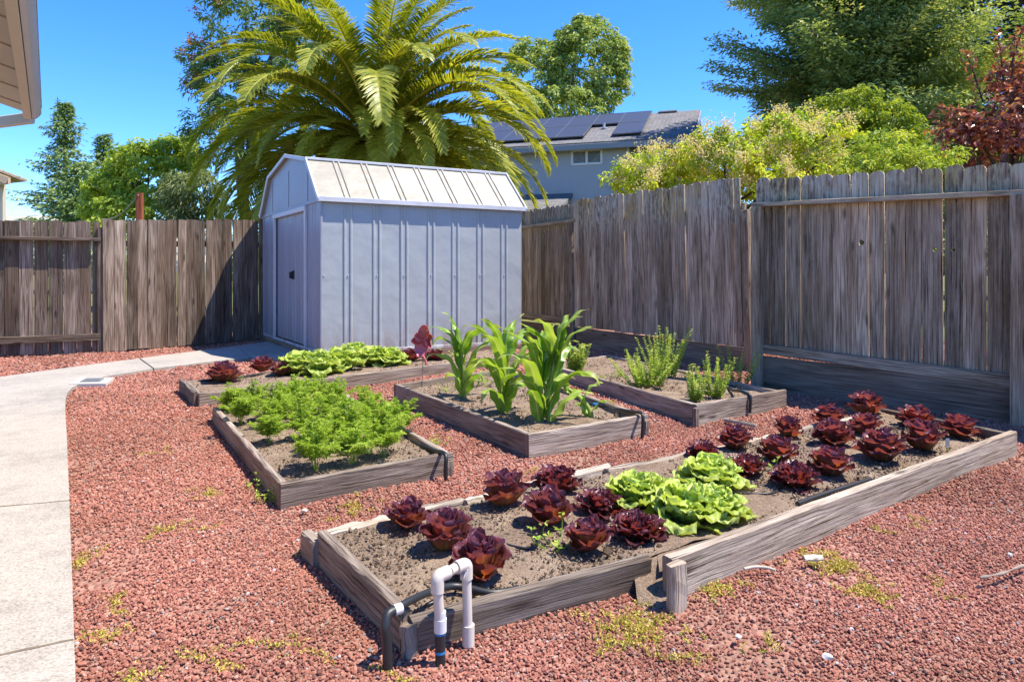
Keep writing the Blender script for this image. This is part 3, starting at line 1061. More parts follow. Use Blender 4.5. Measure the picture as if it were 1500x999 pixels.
for t in (tK + .1, tP, tK2 - .1):
    m_.board(G0 + se * t + UP * (zE + .03), G0 + se * t + UP * (zK - .02), se, .012, .006, 1, 0, .001)
m_.build('gable_flashing', SH_END, shed)
frm = MB()
G1 = Vector((sB_.x, sB_.y, 0)) + ne * .018
for t in (tj0, tj1):
    frm.board(G1 + se * t + UP * SB, G1 + se * t + UP * (zE - .03), se, .075, .036, 2, 0, .004)
frm.board(G1 + se * (tj0 - .04) + UP * (zE - .065), G1 + se * (tj1 + .04) + UP * (zE - .065), UP, .07, .05, 2, 0, .004)
frm.build('door_frame', SH_TRIM, shed)
door = empty('door', (0, 0, 0), None, None); door.parent = shed
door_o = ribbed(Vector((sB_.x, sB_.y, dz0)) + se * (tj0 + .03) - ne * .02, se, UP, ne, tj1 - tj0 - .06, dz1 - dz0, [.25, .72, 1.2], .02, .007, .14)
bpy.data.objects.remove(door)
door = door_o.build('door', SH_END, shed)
ht = end_t(428); hp = Vector((sB_.x, sB_.y, 0)) + se * ht
hz = CAMH + (HOR - 403) / F * hp.y
m_ = MB()
m_.board(hp + UP * (hz - .065) - ne * .012, hp + UP * (hz + .065) - ne * .012, se, .11, .012, 1, 0, .004)
m_.board(hp + UP * (hz - .05) + ne * .02, hp + UP * (hz + .05) + ne * .02, se, .035, .05, 2, 0, .006)
m_.v = [tuple(Vector(p) - Vector(shed.location)) for p in m_.v]
h_o = link('handle', m_.mesh('handle', BLACK), door)
# roof: four slopes, each with thickness and pressed ribs
roof = MB()
OV = .05
def slope(p, q_):
    a = Vector((sB_.x, sB_.y, 0)) + se * p[0] + UP * p[1] - sw * OV
    b = Vector((sB_.x, sB_.y, 0)) + se * q_[0] + UP * q_[1] - sw * OV
    upv = (b - a); H = upv.length; upv.normalize()
    nm = sw.cross(upv).normalized()
    if nm.z < 0: nm = -nm
    r2 = ribbed(a, sw, upv, nm, LW + 2 * OV, H, [r + OV for r in ribs], .02, .016, .075)
    roof.add(r2.v, r2.f, r2.uv, .5)
    roof.plate([(0, 0), (LW + 2 * OV, 0), (LW + 2 * OV, H), (0, H)], a - nm * .012, sw, upv, .018)
for i in range(4):
    slope(prof[i], prof[i + 1])
roof_o = roof.build('roof', SH_ROOF, shed)
trim = MB()
for i in range(4):
    for e_ in (-OV - .012, LW + OV + .012):
        a = Vector((sB_.x, sB_.y, 0)) + se * prof[i][0] + UP * (prof[i][1]) + sw * e_
        b = Vector((sB_.x, sB_.y, 0)) + se * prof[i + 1][0] + UP * prof[i + 1][1] + sw * e_
        upv = Vector((0, 0, 1))
        trim.board(a - (b - a).normalized() * .01, b + (b - a).normalized() * .004, upv, .055, .022, 1, 0, .003)
for t, z in ((prof[0][0] - .006, prof[0][1] + .005), (prof[4][0] + .006, prof[4][1] + .005)):
    a = Vector((sB_.x, sB_.y, 0)) + se * t + UP * z
    trim.board(a - sw * (OV + .02), a + sw * (LW + OV + .02), UP, .065, .025, 1, 0, .003)
for i in (1, 3):
    a = Vector((sB_.x, sB_.y, 0)) + se * prof[i][0] + UP * (prof[i][1] + .014)
    trim.board(a - sw * (OV + .02), a + sw * (LW + OV + .02), UP, .035, .05, 1, 0, .004)
trim.build('roof_trim', SH_TRIM, shed)
cor = MB()
cor.board(sB_ + nw * .006 + ne * .006, Vector((sB_.x, sB_.y, zE)) + nw * .006 + ne * .006, sw, .03, .03, 1, 0, .004)
cor.build('corner_trim', SH_END, shed)
cor = MB()
cor.board(sA + ne * .006, Vector((sA.x, sA.y, zE)) + ne * .006, sw, .03, .03, 1, 0, .004)
cor.build('corner_trim', SH_END, shed)

# ------------------------------------------------------------------ far things: hills, houses
def hill_mat():
    k = M('dry_grass_hills', 0.95, 0.05)
    p = k.pos()
    c = k.ramp(k.noise(p, 0.006, 5, 0.6), [(0.4, (0.34, 0.33, 0.24)), (0.6, (0.44, 0.41, 0.31))])
    oak = k.ramp(k.noise(k.mapping(p, (1, 1, 2.2)), 0.011, 6, 0.65), [(0.50, 0), (0.54, 1)])
    k.color(k.mix(oak, c, (0.12, 0.17, 0.17)))
    return k.m


mb = MB()
mb.grid(lambda u, v: (-2600 + 4200 * u, 1300 + 900 * v, (165 + 45 * math.sin(u * 9 + 1) + 25 * math.sin(u * 23)) * math.sin(min(1, v * 1.5) * math.pi / 2) - 2), 60, 14)
tag(mb.build('hills', hill_mat()), kind='structure')

STUCCO = plain('grey_stucco', (0.42, 0.44, 0.48), 0.85, 0.2, 0.05, 6)
CREAM = plain('cream_paint', (0.56, 0.49, 0.40), 0.7, 0.3, 0.05, 5)
CREAMD = plain('cream_soffit_boards', (0.50, 0.43, 0.35), 0.7, 0.3, 0.08, 5)
GUTTER = plain('pale_gutter_paint', (0.46, 0.49, 0.55), 0.4, 0.5, 0.05, 4)
WHITE = plain('white_window_frame', (0.78, 0.78, 0.79), 0.5, 0.4, 0.04)
SOLAR = plain('solar_cells', (0.045, 0.048, 0.065), 0.4, 0.6, 0.15, 3)
TAN = plain('tan_gable_boards', (0.22, 0.17, 0.12), 0.8, 0.2, 0.2, 6)


def shingle_mat(name, a, b):
    k = M(name, 0.9, 0.15)
    uv = k.n('ShaderNodeUVMap').outputs[0]
    br = k.n('ShaderNodeTexBrick')
    k.l(uv, br.inputs['Vector'])
    br.inputs['Scale'].default_value = 1
    br.inputs['Brick Width'].default_value = .32
    br.inputs['Row Height'].default_value = .14
    br.inputs['Mortar Size'].default_value = .008
    br.inputs['Color1'].default_value = (*a, 1); br.inputs['Color2'].default_value = (*b, 1)
    br.inputs['Mortar'].default_value = (a[0] * .4, a[1] * .4, a[2] * .4, 1)
    n = k.noise(k.pos(), 12, 4)
    k.color(k.mix(1.0, br.outputs['Color'], k.ramp(n, [(0.3, .8), (.7, 1.15)]), 'MULTIPLY'))
    return k.m


SHING = shingle_mat('grey_shingles', (0.16, 0.155, 0.16), (0.22, 0.215, 0.22))
SHINGT = shingle_mat('tan_shingles', (0.36, 0.29, 0.21), (0.42, 0.34, 0.25))
k_ = M('window_glass', 0.05, 0.6)
k_.color((0.05, 0.09, 0.11))
GLASS = k_.m

# grey two-storey house with solar panels
er, el = D(1017, 202, 22.6), None
ax = Vector((-.95, .31, 0)).normalized()     # along the eave, to the left
up_run = Vector((.31, .95, 0)).normalized()  # into the house
if up_run.y < 0: up_run = -up_run
rid = 3.8
zEv = er.z; zRd = zEv + 1.72
house = empty('grey_house', (er.x - 3, er.y, 0), 'grey two storey house with dark roof and rooftop solar panels beyond the fence', 'house')
LH = 13.0
m_ = MB()
sl = (up_run * rid + UP * (zRd - zEv)); SLn = sl.length; slu = sl.normalized()
m_.plate([(0, 0), (LH, 0), (LH, SLn), (0, SLn)], er, ax, slu, .12, uswap=False)
m_.build('roof', SHING, house)
m_ = MB()
back = er + up_run * (2 * rid)
slu2 = (-up_run * rid + UP * (zRd - zEv)).normalized()
m_.plate([(0, 0), (LH, 0), (LH, SLn), (0, SLn)], back, ax, slu2, .12, uswap=False)
m_.build('roof', SHING, house)
win = er + ax * .45 + up_run * .5
m_ = MB()
m_.plate([(0, 0), (LH - 1, 0), (LH - 1, zEv + .14), (0, zEv + .14)], Vector((win.x, win.y, 0)), ax, UP, .2, uswap=False)
m_.build('wall', STUCCO, house)
m_ = MB()
gy = er + ax * .45 + up_run * .5
m_.plate([(0, 0), (2 * rid - 1, 0), (2 * rid - 1, zEv + .1), (rid - .5, zRd - .1), (0, zEv + .1)], Vector((gy.x, gy.y, 0)) + up_run * .12, up_run, UP, .2, uswap=False)
m_.build('gable_wall', TAN, house)
m_ = MB()
m_.board(er - UP * .10 - up_run * .03, er + ax * LH - UP * .10 - up_run * .03, UP, .2, .06, 2, 0, .01)
m_.build('gutter', plain('grey_gutter', (0.27, 0.28, 0.30), .5, .4), house)
m_ = MB()
m_.board(er - ax * .02 - UP * .08, er + sl - ax * .02 - UP * .08, UP, .2, .05, 2, 0, .01)
m_.build('barge_board', plain('grey_barge', (0.30, 0.30, 0.32), .5, .4), house)


def on_roof(px, py):
    """point of the front slope seen at a pixel of the photograph"""
    d = Vector(((px - 750) / F, 1, -(py - HOR) / F))
    n = ax.cross(slu)
    t = (er - Vector((0, 0, CAMH))).dot(n) / d.dot(n)
    p = Vector((0, 0, CAMH)) + d * t - er
    return p.dot(ax), p.dot(slu)


nrm_r = ax.cross(slu); nrm_r = nrm_r if nrm_r.z > 0 else -nrm_r
def panel(u0, v0, u1, v1):
    o = empty('p', (0, 0, 0), None, None)
    bpy.data.objects.remove(o)
    m_ = MB(); c = er + nrm_r * .15
    m_.plate([(u0 + .02, v0 + .02), (u1 - .02, v0 + .02), (u1 - .02, v1 - .02), (u0 + .02, v1 - .02)], c, ax, slu, .04, uswap=False)
    pm = m_.build('solar_panel', SOLAR, house)
    m_ = MB()
    for (a, b) in (((u0, v0), (u1, v0)), ((u1, v0), (u1, v1)), ((u1, v1), (u0, v1)), ((u0, v1), (u0, v0))):
        m_.board(c + ax * a[0] + slu * a[1] + nrm_r * .005, c + ax * b[0] + slu * b[1] + nrm_r * .005, nrm_r, .05, .025, 1, 0, .003)
    m_.v = [tuple(Vector(p) - Vector(house.location)) for p in m_.v]
    link('panel_frame', m_.mesh('panel_frame', plain('panel_rim', (.10, .105, .12), .4, .5)), pm)
ua, va = on_roof(947, 195); ub, vb = on_roof(962, 168)
v_lo, v_hi = 0.55, SLn - .12
vm = (v_lo + v_hi) / 2
pw = 1.02
u0 = on_roof(945, 190)[0]
for k in range(7):
    panel(u0 + k * pw, vm + .012, u0 + (k + 1) * pw - .012, v_hi)
for k in (0, 2, 3, 4, 5, 6):
    panel(u0 + k * pw, v_lo, u0 + (k + 1) * pw - .012, vm - .012)
m_ = MB(); p = er + ax * (u0 + 1.5 * pw) + slu * (vm - .4)
m_.tube([p - UP * .1, p + UP * .28], .05, 10); m_.tube([p + UP * .06, p + UP * .1], .10, 10); m_.build('vent_pipe', GUTTER, house)
m_ = MB(); p = er + ax * (u0 - .6) + slu * (SLn - .12) + nrm_r * .1
m_.board(p - ax * .35, p + ax * .35, slu, .2, .06, 2, 0, .01); m_.build('roof_vent', plain('dark_vent', (.10, .10, .10), .6, .3), house)


def on_wall(px, py):
    d = Vector(((px - 750) / F, 1, -(py - HOR) / F))
    t = (win - Vector((0, 0, CAMH))).dot(up_run) / d.dot(up_run)
    p = Vector((0, 0, CAMH)) + d * t
    return (p - win).dot(ax), p.z
for (xa, ya, xb, yb) in ((839, 222, 882, 240), (921, 211, 952, 236)):
    (ua, za), (ub, zb) = on_wall(xa, ya), on_wall(xb, yb)
    W0 = Vector((win.x, win.y, 0)) - up_run * .11
    m_ = MB()
    cu = (ua + ub) / 2
    for (p, q_) in (((ua, za), (ub, za)), ((ua, zb), (ub, zb)), ((ua, za), (ua, zb)), ((ub, za), (ub, zb)), ((cu, za), (cu, zb))):
        m_.board(W0 + ax * p[0] + UP * p[1], W0 + ax * q_[0] + UP * q_[1], up_run, .06, .08, 1, 0, .006)
    wf = m_.build('window', WHITE, house)
    m_ = MB(); m_.plate([(min(ua, ub), min(za, zb)), (max(ua, ub), min(za, zb)), (max(ua, ub), max(za, zb)), (min(ua, ub), max(za, zb))], W0 + up_run * .02, ax, UP, .02, uswap=False)
    m_.v = [tuple(Vector(p) - Vector(house.location)) for p in m_.v]
    link('pane', m_.mesh('pane', GLASS), wf)
lo = D(760, 302, 20.2)
m_ = MB()
e2_ = Vector((lo.x, lo.y, 0)); zt_ = on_wall(800, 286)[1]
m_.plate([(-1, 0), (3.9, 0), (3.9, 2.0), (-1, 2.0)], Vector((er.x, er.y, 0)) + ax * 5.2 - up_run * 1.4 + UP * (zt_ - .75), ax, (up_run * 1.9 + UP * .75).normalized(), .12, uswap=False)
m_.build('lower_roof', SHING, house)

# the house the garden belongs to: eave corner at upper left
K = D(53, 168, 6.2)
K2 = D(38, 0, 3.5)
fd = Vector((K2.x - K.x, K2.y - K.y, 0)).normalized()
ro_ = Vector((fd.y, -fd.x, 0))
if ro_.x > 0: ro_ = -ro_
own = empty('cream_house', K + ro_ * .8 - UP * K.z, 'corner of cream house eave with board soffit and gutter at upper left', 'house')
zK_ = K.z
LF = 6.0
m_ = MB()
m_.board(K + ro_ * .065, K + ro_ * .065 + fd * LF, UP, .10, .06, 4, 0, .004); m_.build('fascia', CREAM, own)
m_ = MB()
pr_ = [(-.035, .045), (-.04, .02), (-.02, -.01), (.0, -.03), (.03, -.035), (.033, .045)]
V_, F_, U_ = [], [], []
for e in (0.0, LF):
    for (x, z) in pr_:
        V_.append(K + fd * (e - .06) + ro_ * x + UP * z)
n = len(pr_)
for i in range(n):
    j = (i + 1) % n
    F_.append([i, j, n + j, n + i]); U_.append([(0, 0), (0, 1), (1, 1), (1, 0)])
F_ += [list(range(n)), [n + i for i in reversed(range(n))]]; U_ += [[(0, 0)] * n] * 2
m_.add(V_, F_, U_, .5); m_.build('gutter', GUTTER, own)
m_ = MB(); m2 = MB()
rise = (ro_ * 1 + UP * .30).normalized()
nb_ = 20
for i in range(nb_):
    o_ = K + fd * (i * .30 + .03) + ro_ * .10 + UP * (.02 + .012 * (i % 2))
    m_.plate([(0, 0), (.30, 0), (.30, 1.7), (0, 1.7)], o_, fd, rise, .02)
m_.build('soffit_boards', CREAMD, own)
m2.plate([(-.05, -.10), (LF, -.10), (LF, 1.75), (-.05, 1.75)], K + ro_ * .06 + UP * .085, fd, rise, .05, uswap=False)
m2.build('roof', SHING, own)
m_ = MB(); bd_ = Vector((-.92, .38, 0))
m_.board(K + ro_ * .03 - UP * .03 - fd * .03, K + ro_ * .03 + bd_ * 1.6 - UP * .03 - fd * .03, UP, .10, .05, 2, 0, .006)
m_.build('barge_board', CREAM, own)
m_ = MB()
wl = K + ro_ * .95
m_.plate([(.5, 0), (LF, 0), (LF, zK_ + .25), (.5, zK_ + .25)], Vector((wl.x, wl.y, 0)), fd, UP, .15, uswap=False)
m_.build('wall', CREAM, own)

# neighbour's outbuilding at far left
nbh = empty('outbuilding', (-12.5, 16, 0), 'small cream outbuilding with brown eave at left edge beyond fence', 'building')
m_ = MB(); xr = D(4, 300, 15).x
m_.plate([(-4, 0), (0, 0), (0, 3.25), (-4, 3.25)], (xr, 15.05, 0), (1, 0, 0), UP, .1, uswap=False)
m_.plate([(0.05, 0), (4, 0), (4, 3.2), (0.05, 3.2)], (xr - .05, 15.12, 0), (-.9, .44, 0), UP, .1, uswap=False)
m_.build('wall', CREAM, nbh)
c_ = D(28, 268, 14.8)
m_ = MB()
m_.plate([(0, -.3), (0, 5), (3, 5), (3, -.3)], c_ + Vector((0, 0, 0.03)), (-1, -.3, .42), (-.9, .44, 0), .06, uswap=False)
m_.build('roof', SHINGT, nbh)
m_ = MB()
m_.board(c_ + Vector((0, -.33, 0)), c_ + Vector((-3, -1.23, 1.26)), UP, .16, .05, 2, 0, .006)
m_.board(c_ + Vector((.03, -.33, 0)), c_ + Vector((-4.4, 1.9, 0)), UP, .14, .05, 2, 0, .006)
m_.build('fascia', plain('tan_fascia', (.50, .36, .24), .7, .3), nbh)

tnh = empty('tan_roofed_house', (-25.5, 40, 0), 'low house far off whose tan roof just tops the left fence', 'house')
m_ = MB()
m_.plate([(-2, 0), (2, 0), (2, 3.7), (-2, 3.7)], (-25.0, 40.3, 0), (1, 0, 0), UP, .2, uswap=False)
m_.build('wall', CREAM, tnh)
m_ = MB()
m_.plate([(-1.5, 0), (1.5, 0), (.7, .9), (-.5, .9)], (-25.0, 40, 3.55), (1, 0, 0), (0, .5, .8), .1, uswap=False)
m_.build('roof', SHINGT, tnh)

# red post with cable
rp = D(206, 330, 14.0); ztop = D(206, 283, 14).z
po = empty('wooden_post', (rp.x, rp.y, 0), 'red brown wooden post with cable standing just beyond left fence', 'post')
m_ = MB(); m_.board((rp.x, rp.y, -.2), (rp.x - .02, rp.y, ztop), (1, .2, 0), .12, .12, 6, .002, .006, .5); m_.build('shaft', W_RED, po)
m_ = MB()
a, b = Vector((rp.x, rp.y - .08, ztop - .05)), D(150, 322, 16)
m_.tube([a.lerp(b, t) - UP * (.15 * math.sin(math.pi * t)) for t in [i / 10 for i in range(11)]], .012, 6)
tag(m_.build('cable', plain('grey_cable', (.30, .28, .26), .6, .3)), 'thin grey cable sagging down left from red post', 'cable')

# ------------------------------------------------------------------ trees
def crown_points(lobes, nclump, cr, nleaf, L, W, outward=.5, flat=.6, updir=.45, droop=0.0, shell=.62, jag=.2):
    """leaf positions gathered in clumps through irregular lobes"""
    vol = np.array([l[3] * l[4] * l[5] for l in lobes]); vol = vol ** (2 / 3); vol /= vol.sum()
    cs, cd = [], []
    while len(cs) < nclump:
        l = lobes[rng.choice(len(lobes), p=vol)]
        d = unit(1)[0]
        if d[2] < -.55: continue
        r_ = shell + (1 - shell) * rng.random() ** .6
        r_ *= 1 + rng.normal(0, jag * .4)
        p = np.array(l[:3]) + d * np.array(l[3:6]) * r_
        inner = False
        for m_l in lobes:
            if m_l is l: continue
            q_ = (p - np.array(m_l[:3])) / np.array(m_l[3:6])
            if (q_ ** 2).sum() < (shell * .8) ** 2: inner = True; break
        if inner: continue
        cs.append(p); cd.append(d)
    cs = np.array(cs); cd = np.array(cd)
    n = nclump * nleaf
    ci = np.repeat(np.arange(nclump), nleaf)
    csz = cr * rng.uniform(.6, 1.35, nclump)
    u = unit(n); rad = rng.random(n) ** .45
    off = u * rad[:, None] * csz[ci][:, None]
    off[:, 2] *= flat
    pos = cs[ci] + off
    nrm = u * .55 + cd[ci] * .25 + np.array([0, 0, updir]) + unit(n) * .45
    nrm /= np.linalg.norm(nrm, axis=1, keepdims=True)
    axis = u * .6 + cd[ci] * outward + unit(n) * .6 + np.array([0, 0, -droop])
    axis -= nrm * (axis * nrm).sum(1, keepdims=True)
    Ls = L * rng.uniform(.65, 1.3, n)
    tint = np.clip(rng.normal(.5, .17, nclump)[ci] + rng.normal(0, .17, n), 0.01, .99)
    return leaf_cloud(pos, axis, nrm, Ls, Ls * W / L, tint), cs


def leafy(name, label, cat, base, lobes, nclump, cr, nleaf, L, W, mat, trunk_r=.15, group=None, limbs=9, extra=None, **kw):
    t = empty(name, base, label, cat, group)
    (V, T, r_), cs = crown_points(lobes, nclump, cr, nleaf, L, W, **kw)
    V = V - np.array(tuple(base))
    link('crown', fast_mesh('crown', V, tris=T, mat=mat, rnd=r_), t)
    m_ = MB()
    b = Vector(base)
    zc = min(l[2] for l in lobes); cx = np.mean([l[0] for l in lobes]); cy = np.mean([l[1] for l in lobes])
    top = Vector((cx, cy, zc))
    m_.tube([b - UP * .1, b.lerp(top, .4) + Vector((.06, .05, 0)), b.lerp(top, .8), top], [trunk_r * 1.25, trunk_r, trunk_r * .85, trunk_r * .6], 10)
    for i in range(limbs):
        c = Vector(cs[rng.integers(len(cs))])
        st = b.lerp(top, random.uniform(.55, 1.0))
        mid = st.lerp(c, .5) + UP * random.uniform(0, .25) * (c - st).length * .5
        m_.tube([st, st.lerp(mid, .5) + Vector((random.uniform(-.05, .05),) * 3), mid, c], [trunk_r * .5, trunk_r * .38, trunk_r * .26, trunk_r * .08], 7)
    m_.build('trunk', BARK, t)
    return t, cs


def conifer(name, label, base, H, rfun, nb, mat, z0=1.5, trunk_r=.3, L=.28, W=.10, step=.34, per=14, droop=.25, group=None, up_tip=.2, thick=.32):
    t = empty(name, base, label, 'tree', group)
    P_, A_, N_, T_ = [], [], [], []
    m_ = MB()
    m_.tube([(base[0], base[1], -.1), (base[0] + .05, base[1], H * .5), (base[0], base[1], H)], [trunk_r, trunk_r * .6, .03], 10)
    for i in range(nb):
        f = (i + random.random()) / nb
        z = z0 + (H - z0) * f
        az = i * GOLD + random.uniform(-.4, .4)
        Lb = rfun(f) * random.uniform(.68, 1.15)
        dx, dy = math.cos(az), math.sin(az)
        ns = max(2, int(Lb / step))
        tint0 = rng.normal(.5, .12)
        pts = []
        for k in range(ns + 1):
            s_ = k / ns
            x = s_ * Lb
            zz = z - droop * Lb * s_ ** 1.2 + up_tip * Lb * s_ ** 2.5
            pts.append((base[0] + dx * x, base[1] + dy * x, zz))
        if i % 2 == 0:
            m_.tube(pts, [max(.008, .05 * trunk_r / .3 * (1 - s_ / (ns + 1)) * (Lb / 3)) for s_ in range(ns + 1)], 5)
        for k in range(ns + 1):
            s_ = k / ns
            if s_ < .18 and Lb > 1: continue
            n = int(per * (1.15 - .45 * s_))
            c = np.array(pts[k])
            wdt = thick * (1.1 - .55 * s_) * (1 + .5 * min(Lb, 3) / 3)
            side = np.array([-dy, dx, 0])
            a = rng.normal(0, 1, (n, 3))
            off = side * (a[:, :1] * wdt) + np.array([dx, dy, 0]) * (a[:, 1:2] * step * .5) + np.array([0, 0, 1]) * (a[:, 2:] * wdt * .33)
            P_.append(c + off)
            ax_ = side * np.sign(a[:, :1]) * .6 + np.array([dx, dy, 0]) * .7 + unit(n) * .55 + np.array([0, 0, -.12])
            A_.append(ax_)
            N_.append(np.array([0, 0, .8]) + unit(n) * .65 + np.array([dx, dy, 0]) * .25)
            T_.append(np.clip(tint0 + rng.normal(0, .16, n) + .18 * (s_ - .5), .01, .99))
    pos = np.concatenate(P_); axn = np.concatenate(A_); nr = np.concatenate(N_); tn = np.concatenate(T_)
    Ls = L * rng.uniform(.6, 1.35, len(pos))
    V, T, r_ = leaf_cloud(pos, axn, nr, Ls, Ls * W / L, tn, .15)
    link('crown', fast_mesh('crown', V - np.array(tuple(base)), tris=T, mat=mat, rnd=r_), t)
    m_.build('trunk', BARK, t)
    return t


RW = leafmat('redwood_needles', [(0.0, (0.059, 0.122, 0.059)), (.45, (0.164, 0.261, 0.098)), (.75, (0.315, 0.396, 0.132)), (1, (0.482, 0.519, 0.192))], .22)
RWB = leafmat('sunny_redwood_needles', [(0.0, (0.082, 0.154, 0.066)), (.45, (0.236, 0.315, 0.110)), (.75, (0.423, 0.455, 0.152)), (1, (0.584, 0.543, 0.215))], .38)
RWD = leafmat('dark_conifer_needles', [(0.0, (0.017, 0.036, 0.025)), (.5, (0.042, 0.077, 0.048)), (1, (0.091, 0.133, 0.073))], .15)
LGREEN = leafmat('bright_green_leaves', [(0.0, (0.144, 0.228, 0.038)), (.5, (0.342, 0.456, 0.058)), (1, (0.629, 0.643, 0.124))], .4)
MGREEN = leafmat('mid_green_leaves', [(0.0, (0.124, 0.194, 0.062)), (.5, (0.309, 0.406, 0.108)), (1, (0.619, 0.625, 0.187))], .32)
OAKG = leafmat('silk_oak_leaves', [(0.0, (0.058, 0.119, 0.048)), (.5, (0.160, 0.251, 0.074)), (.92, (0.348, 0.422, 0.132)), (1, (0.436, 0.502, 0.132))], .3)
ORNG = leafmat('orange_blossom', [(0.0, (0.338, 0.130, 0.026)), (1, (0.624, 0.260, 0.039))], .3)
YGREEN = leafmat('yellow_green_leaves', [(0.0, (0.158, 0.262, 0.033)), (.5, (0.448, 0.567, 0.048)), (1, (0.850, 0.828, 0.109))], .42)
CREAMB = leafmat('cream_blossom', [(0.0, (0.58, 0.44, 0.18)), (.5, (0.76, 0.62, 0.32)), (1, (0.84, 0.76, 0.52))], .3)
OLIVE = leafmat('olive_green_leaves', [(0.0, (0.104, 0.161, 0.022)), (.5, (0.249, 0.334, 0.034)), (1, (0.476, 0.504, 0.063))], .4)
PLUM = leafmat('purple_plum_leaves', [(0.0, (0.067, 0.032, 0.039)), (.4, (0.213, 0.065, 0.060)), (.75, (0.492, 0.150, 0.087)), (1, (0.662, 0.351, 0.173))], .3, .3, .5)
WILLOW = leafmat('grey_green_leaves', [(0.0, (0.120, 0.168, 0.060)), (1, (0.324, 0.372, 0.180))], .35)

# left redwoods
b = D(95, 398, 45); conifer('redwood_tree', 'tall dark conifer with open layered branches above left fence', (b.x, b.y, 0), 12.3,
    lambda f: .08 + 4.0 * (1 - f) ** .75 * (.78 + .35 * math.sin(f * 31)), 210, RW, 1.0, .3, .27, .10, .30, 16, .15, 'conifers behind the left fence', .16, .2)
b = D(151, 398, 47); conifer('redwood_tree', 'shorter dark conifer just right of the tall conifer at left', (b.x, b.y, 0), 10.6,
    lambda f: .08 + 2.8 * (1 - f) ** .75 * (.78 + .35 * math.sin(f * 27)), 130, RW, 1.0, .25, .27, .10, .30, 16, .1, 'conifers behind the left fence', .16, .2)
b = D(118, 398, 41); conifer('redwood_tree', 'squat conifer with dense low boughs below the two taller left conifers', (b.x, b.y, 0), 7.6,
    lambda f: .3 + 2.6 * (1 - f) ** .6, 130, RW, .8, .25, .30, .12, .30, 14, .15, 'conifers behind the left fence', .2, .22)

def lob(px, py, y, rx, rz, ry=None):
    c = D(px, py, y)
    return (c.x, c.y, c.z, rx * y / F, (ry or rx) * y / F, rz * y / F)

b = D(215, 398, 24)
leafy('leafy_tree', 'bright green bushy tree behind left fence and red post', 'tree', (b.x, b.y, 0),
      [lob(225, 265, 24, 62, 62), lob(170, 290, 24, 40, 48), lob(262, 235, 25, 38, 38), lob(215, 320, 23.5, 70, 40), lob(205, 240, 24.5, 32, 30)], 300, .30, 46, .17, .10, LGREEN, .14)
b = D(278, 398, 19)
leafy('willow_tree', 'pale grey green willow half hidden by the palm fronds at left', 'tree', (b.x, b.y, 0),
      [lob(285, 290, 19, 38, 45), lob(268, 320, 19, 30, 35)], 90, .26, 40, .20, .045, WILLOW, .08, droop=.7)
b = D(365, 398, 23)
t, cs = leafy('silk_oak', 'tall dark tree with orange blossom tips behind the palm', 'tree', (b.x, b.y, 0),
      [lob(372, 20, 23, 62, 70), lob(330, 115, 23, 48, 55), lob(300, 150, 23, 28, 50), lob(410, 95, 23.5, 70, 80), lob(300, 92, 22.6, 25, 25), lob(350, 200, 23, 60, 70), lob(290, 205, 22.8, 20, 26), lob(440, 25, 23, 40, 45)],
      330, .30, 42, .22, .055, OAKG, .2, jag=.5)
sel = cs[(cs[:, 0] < D(345, 0, 23).x) & (rng.random(len(cs)) < .42)]
n = len(sel) * 34
ci = np.repeat(np.arange(len(sel)), 34)
pos = sel[ci] + np.array([-.12, -.22, .12]) + rng.normal(0, .085, (n, 3))
V, T, r_ = leaf_cloud(pos, unit(n), unit(n), .10, .05, rng.random(n))
link('blossom', fast_mesh('blossom', V - np.array(tuple(t.location)), tris=T, mat=ORNG, rnd=r_), t)

b = D(830, 398, 42)
leafy('round_tree', 'big round crowned green tree behind the grey house roof', 'tree', (b.x, b.y, 0),
      [lob(860, 95, 42, 60, 68), lob(785, 120, 42, 52, 62), lob(850, 60, 42, 38, 34), lob(800, 170, 42, 85, 40), lob(880, 130, 42, 38, 50), lob(765, 150, 42, 40, 40), lob(900, 85, 42, 22, 26)],
      520, .46, 50, .25, .13, MGREEN, .35, shell=.7)

# right-hand trees
b = D(1265, 398, 21)
conifer('redwood_tree', 'huge dense redwood filling the sky at upper right', (b.x, b.y, 0), 21.0,
        lambda f: .3 + 4.7 * (1 - f) ** .62 * (.86 + .22 * math.sin(f * 43 + 1)), 800, RWB, 1.6, .38, .155, .06, .26, 74, .20, None, .26, .28)
for i, (px, y, H, rb, lab) in enumerate([(1412, 36, 24, 3.4, 'dark conifer with bare trunk showing, behind the redwood at far right'), (1490, 33, 22, 3.6, 'dark conifer at the right edge behind the purple plum'), (1345, 44, 24, 3.2, 'dark conifer mostly hidden behind the dense redwood')]):
    b = D(px, 398, y)
    conifer('dark_conifer', lab, (b.x, b.y, 0), H, lambda f: .3 + rb * (1 - f) ** .7 * (.75 + .35 * math.sin(f * 29 + i)), 260, RWD, 1.5, .42, .36, .15, .42, 16, .25, 'dark conifers at upper right', .12, .3)
b = D(1240, 398, 13.5)
leafy('olive_green_tree', 'rounded yellow green tree between cream blossom shrub and purple plum', 'tree', (b.x, b.y, 0),
      [lob(1245, 165, 13.5, 45, 34), lob(1205, 175, 13.4, 26, 25), lob(1305, 185, 13.5, 38, 34), lob(1290, 225, 13.2, 50, 34), lob(1250, 205, 13.6, 44, 36), lob(1325, 215, 13.4, 26, 28)], 300, .15, 40, .085, .04, OLIVE, .07, flat=.7)
b = D(1075, 398, 10.6)
lobs = [lob(1130, 215, 10.6, 62, 40), lob(1190, 205, 10.6, 50, 36), lob(1065, 235, 10.4, 60, 42), lob(1010, 250, 10.6, 50, 34), lob(955, 250, 10.8, 42, 28), lob(918, 262, 10.8, 34, 24), lob(1110, 275, 10.3, 75, 45), lob(1200, 250, 10.5, 46, 44), lob(960, 280, 10.7, 55, 30), lob(1150, 185, 10.6, 30, 20)]
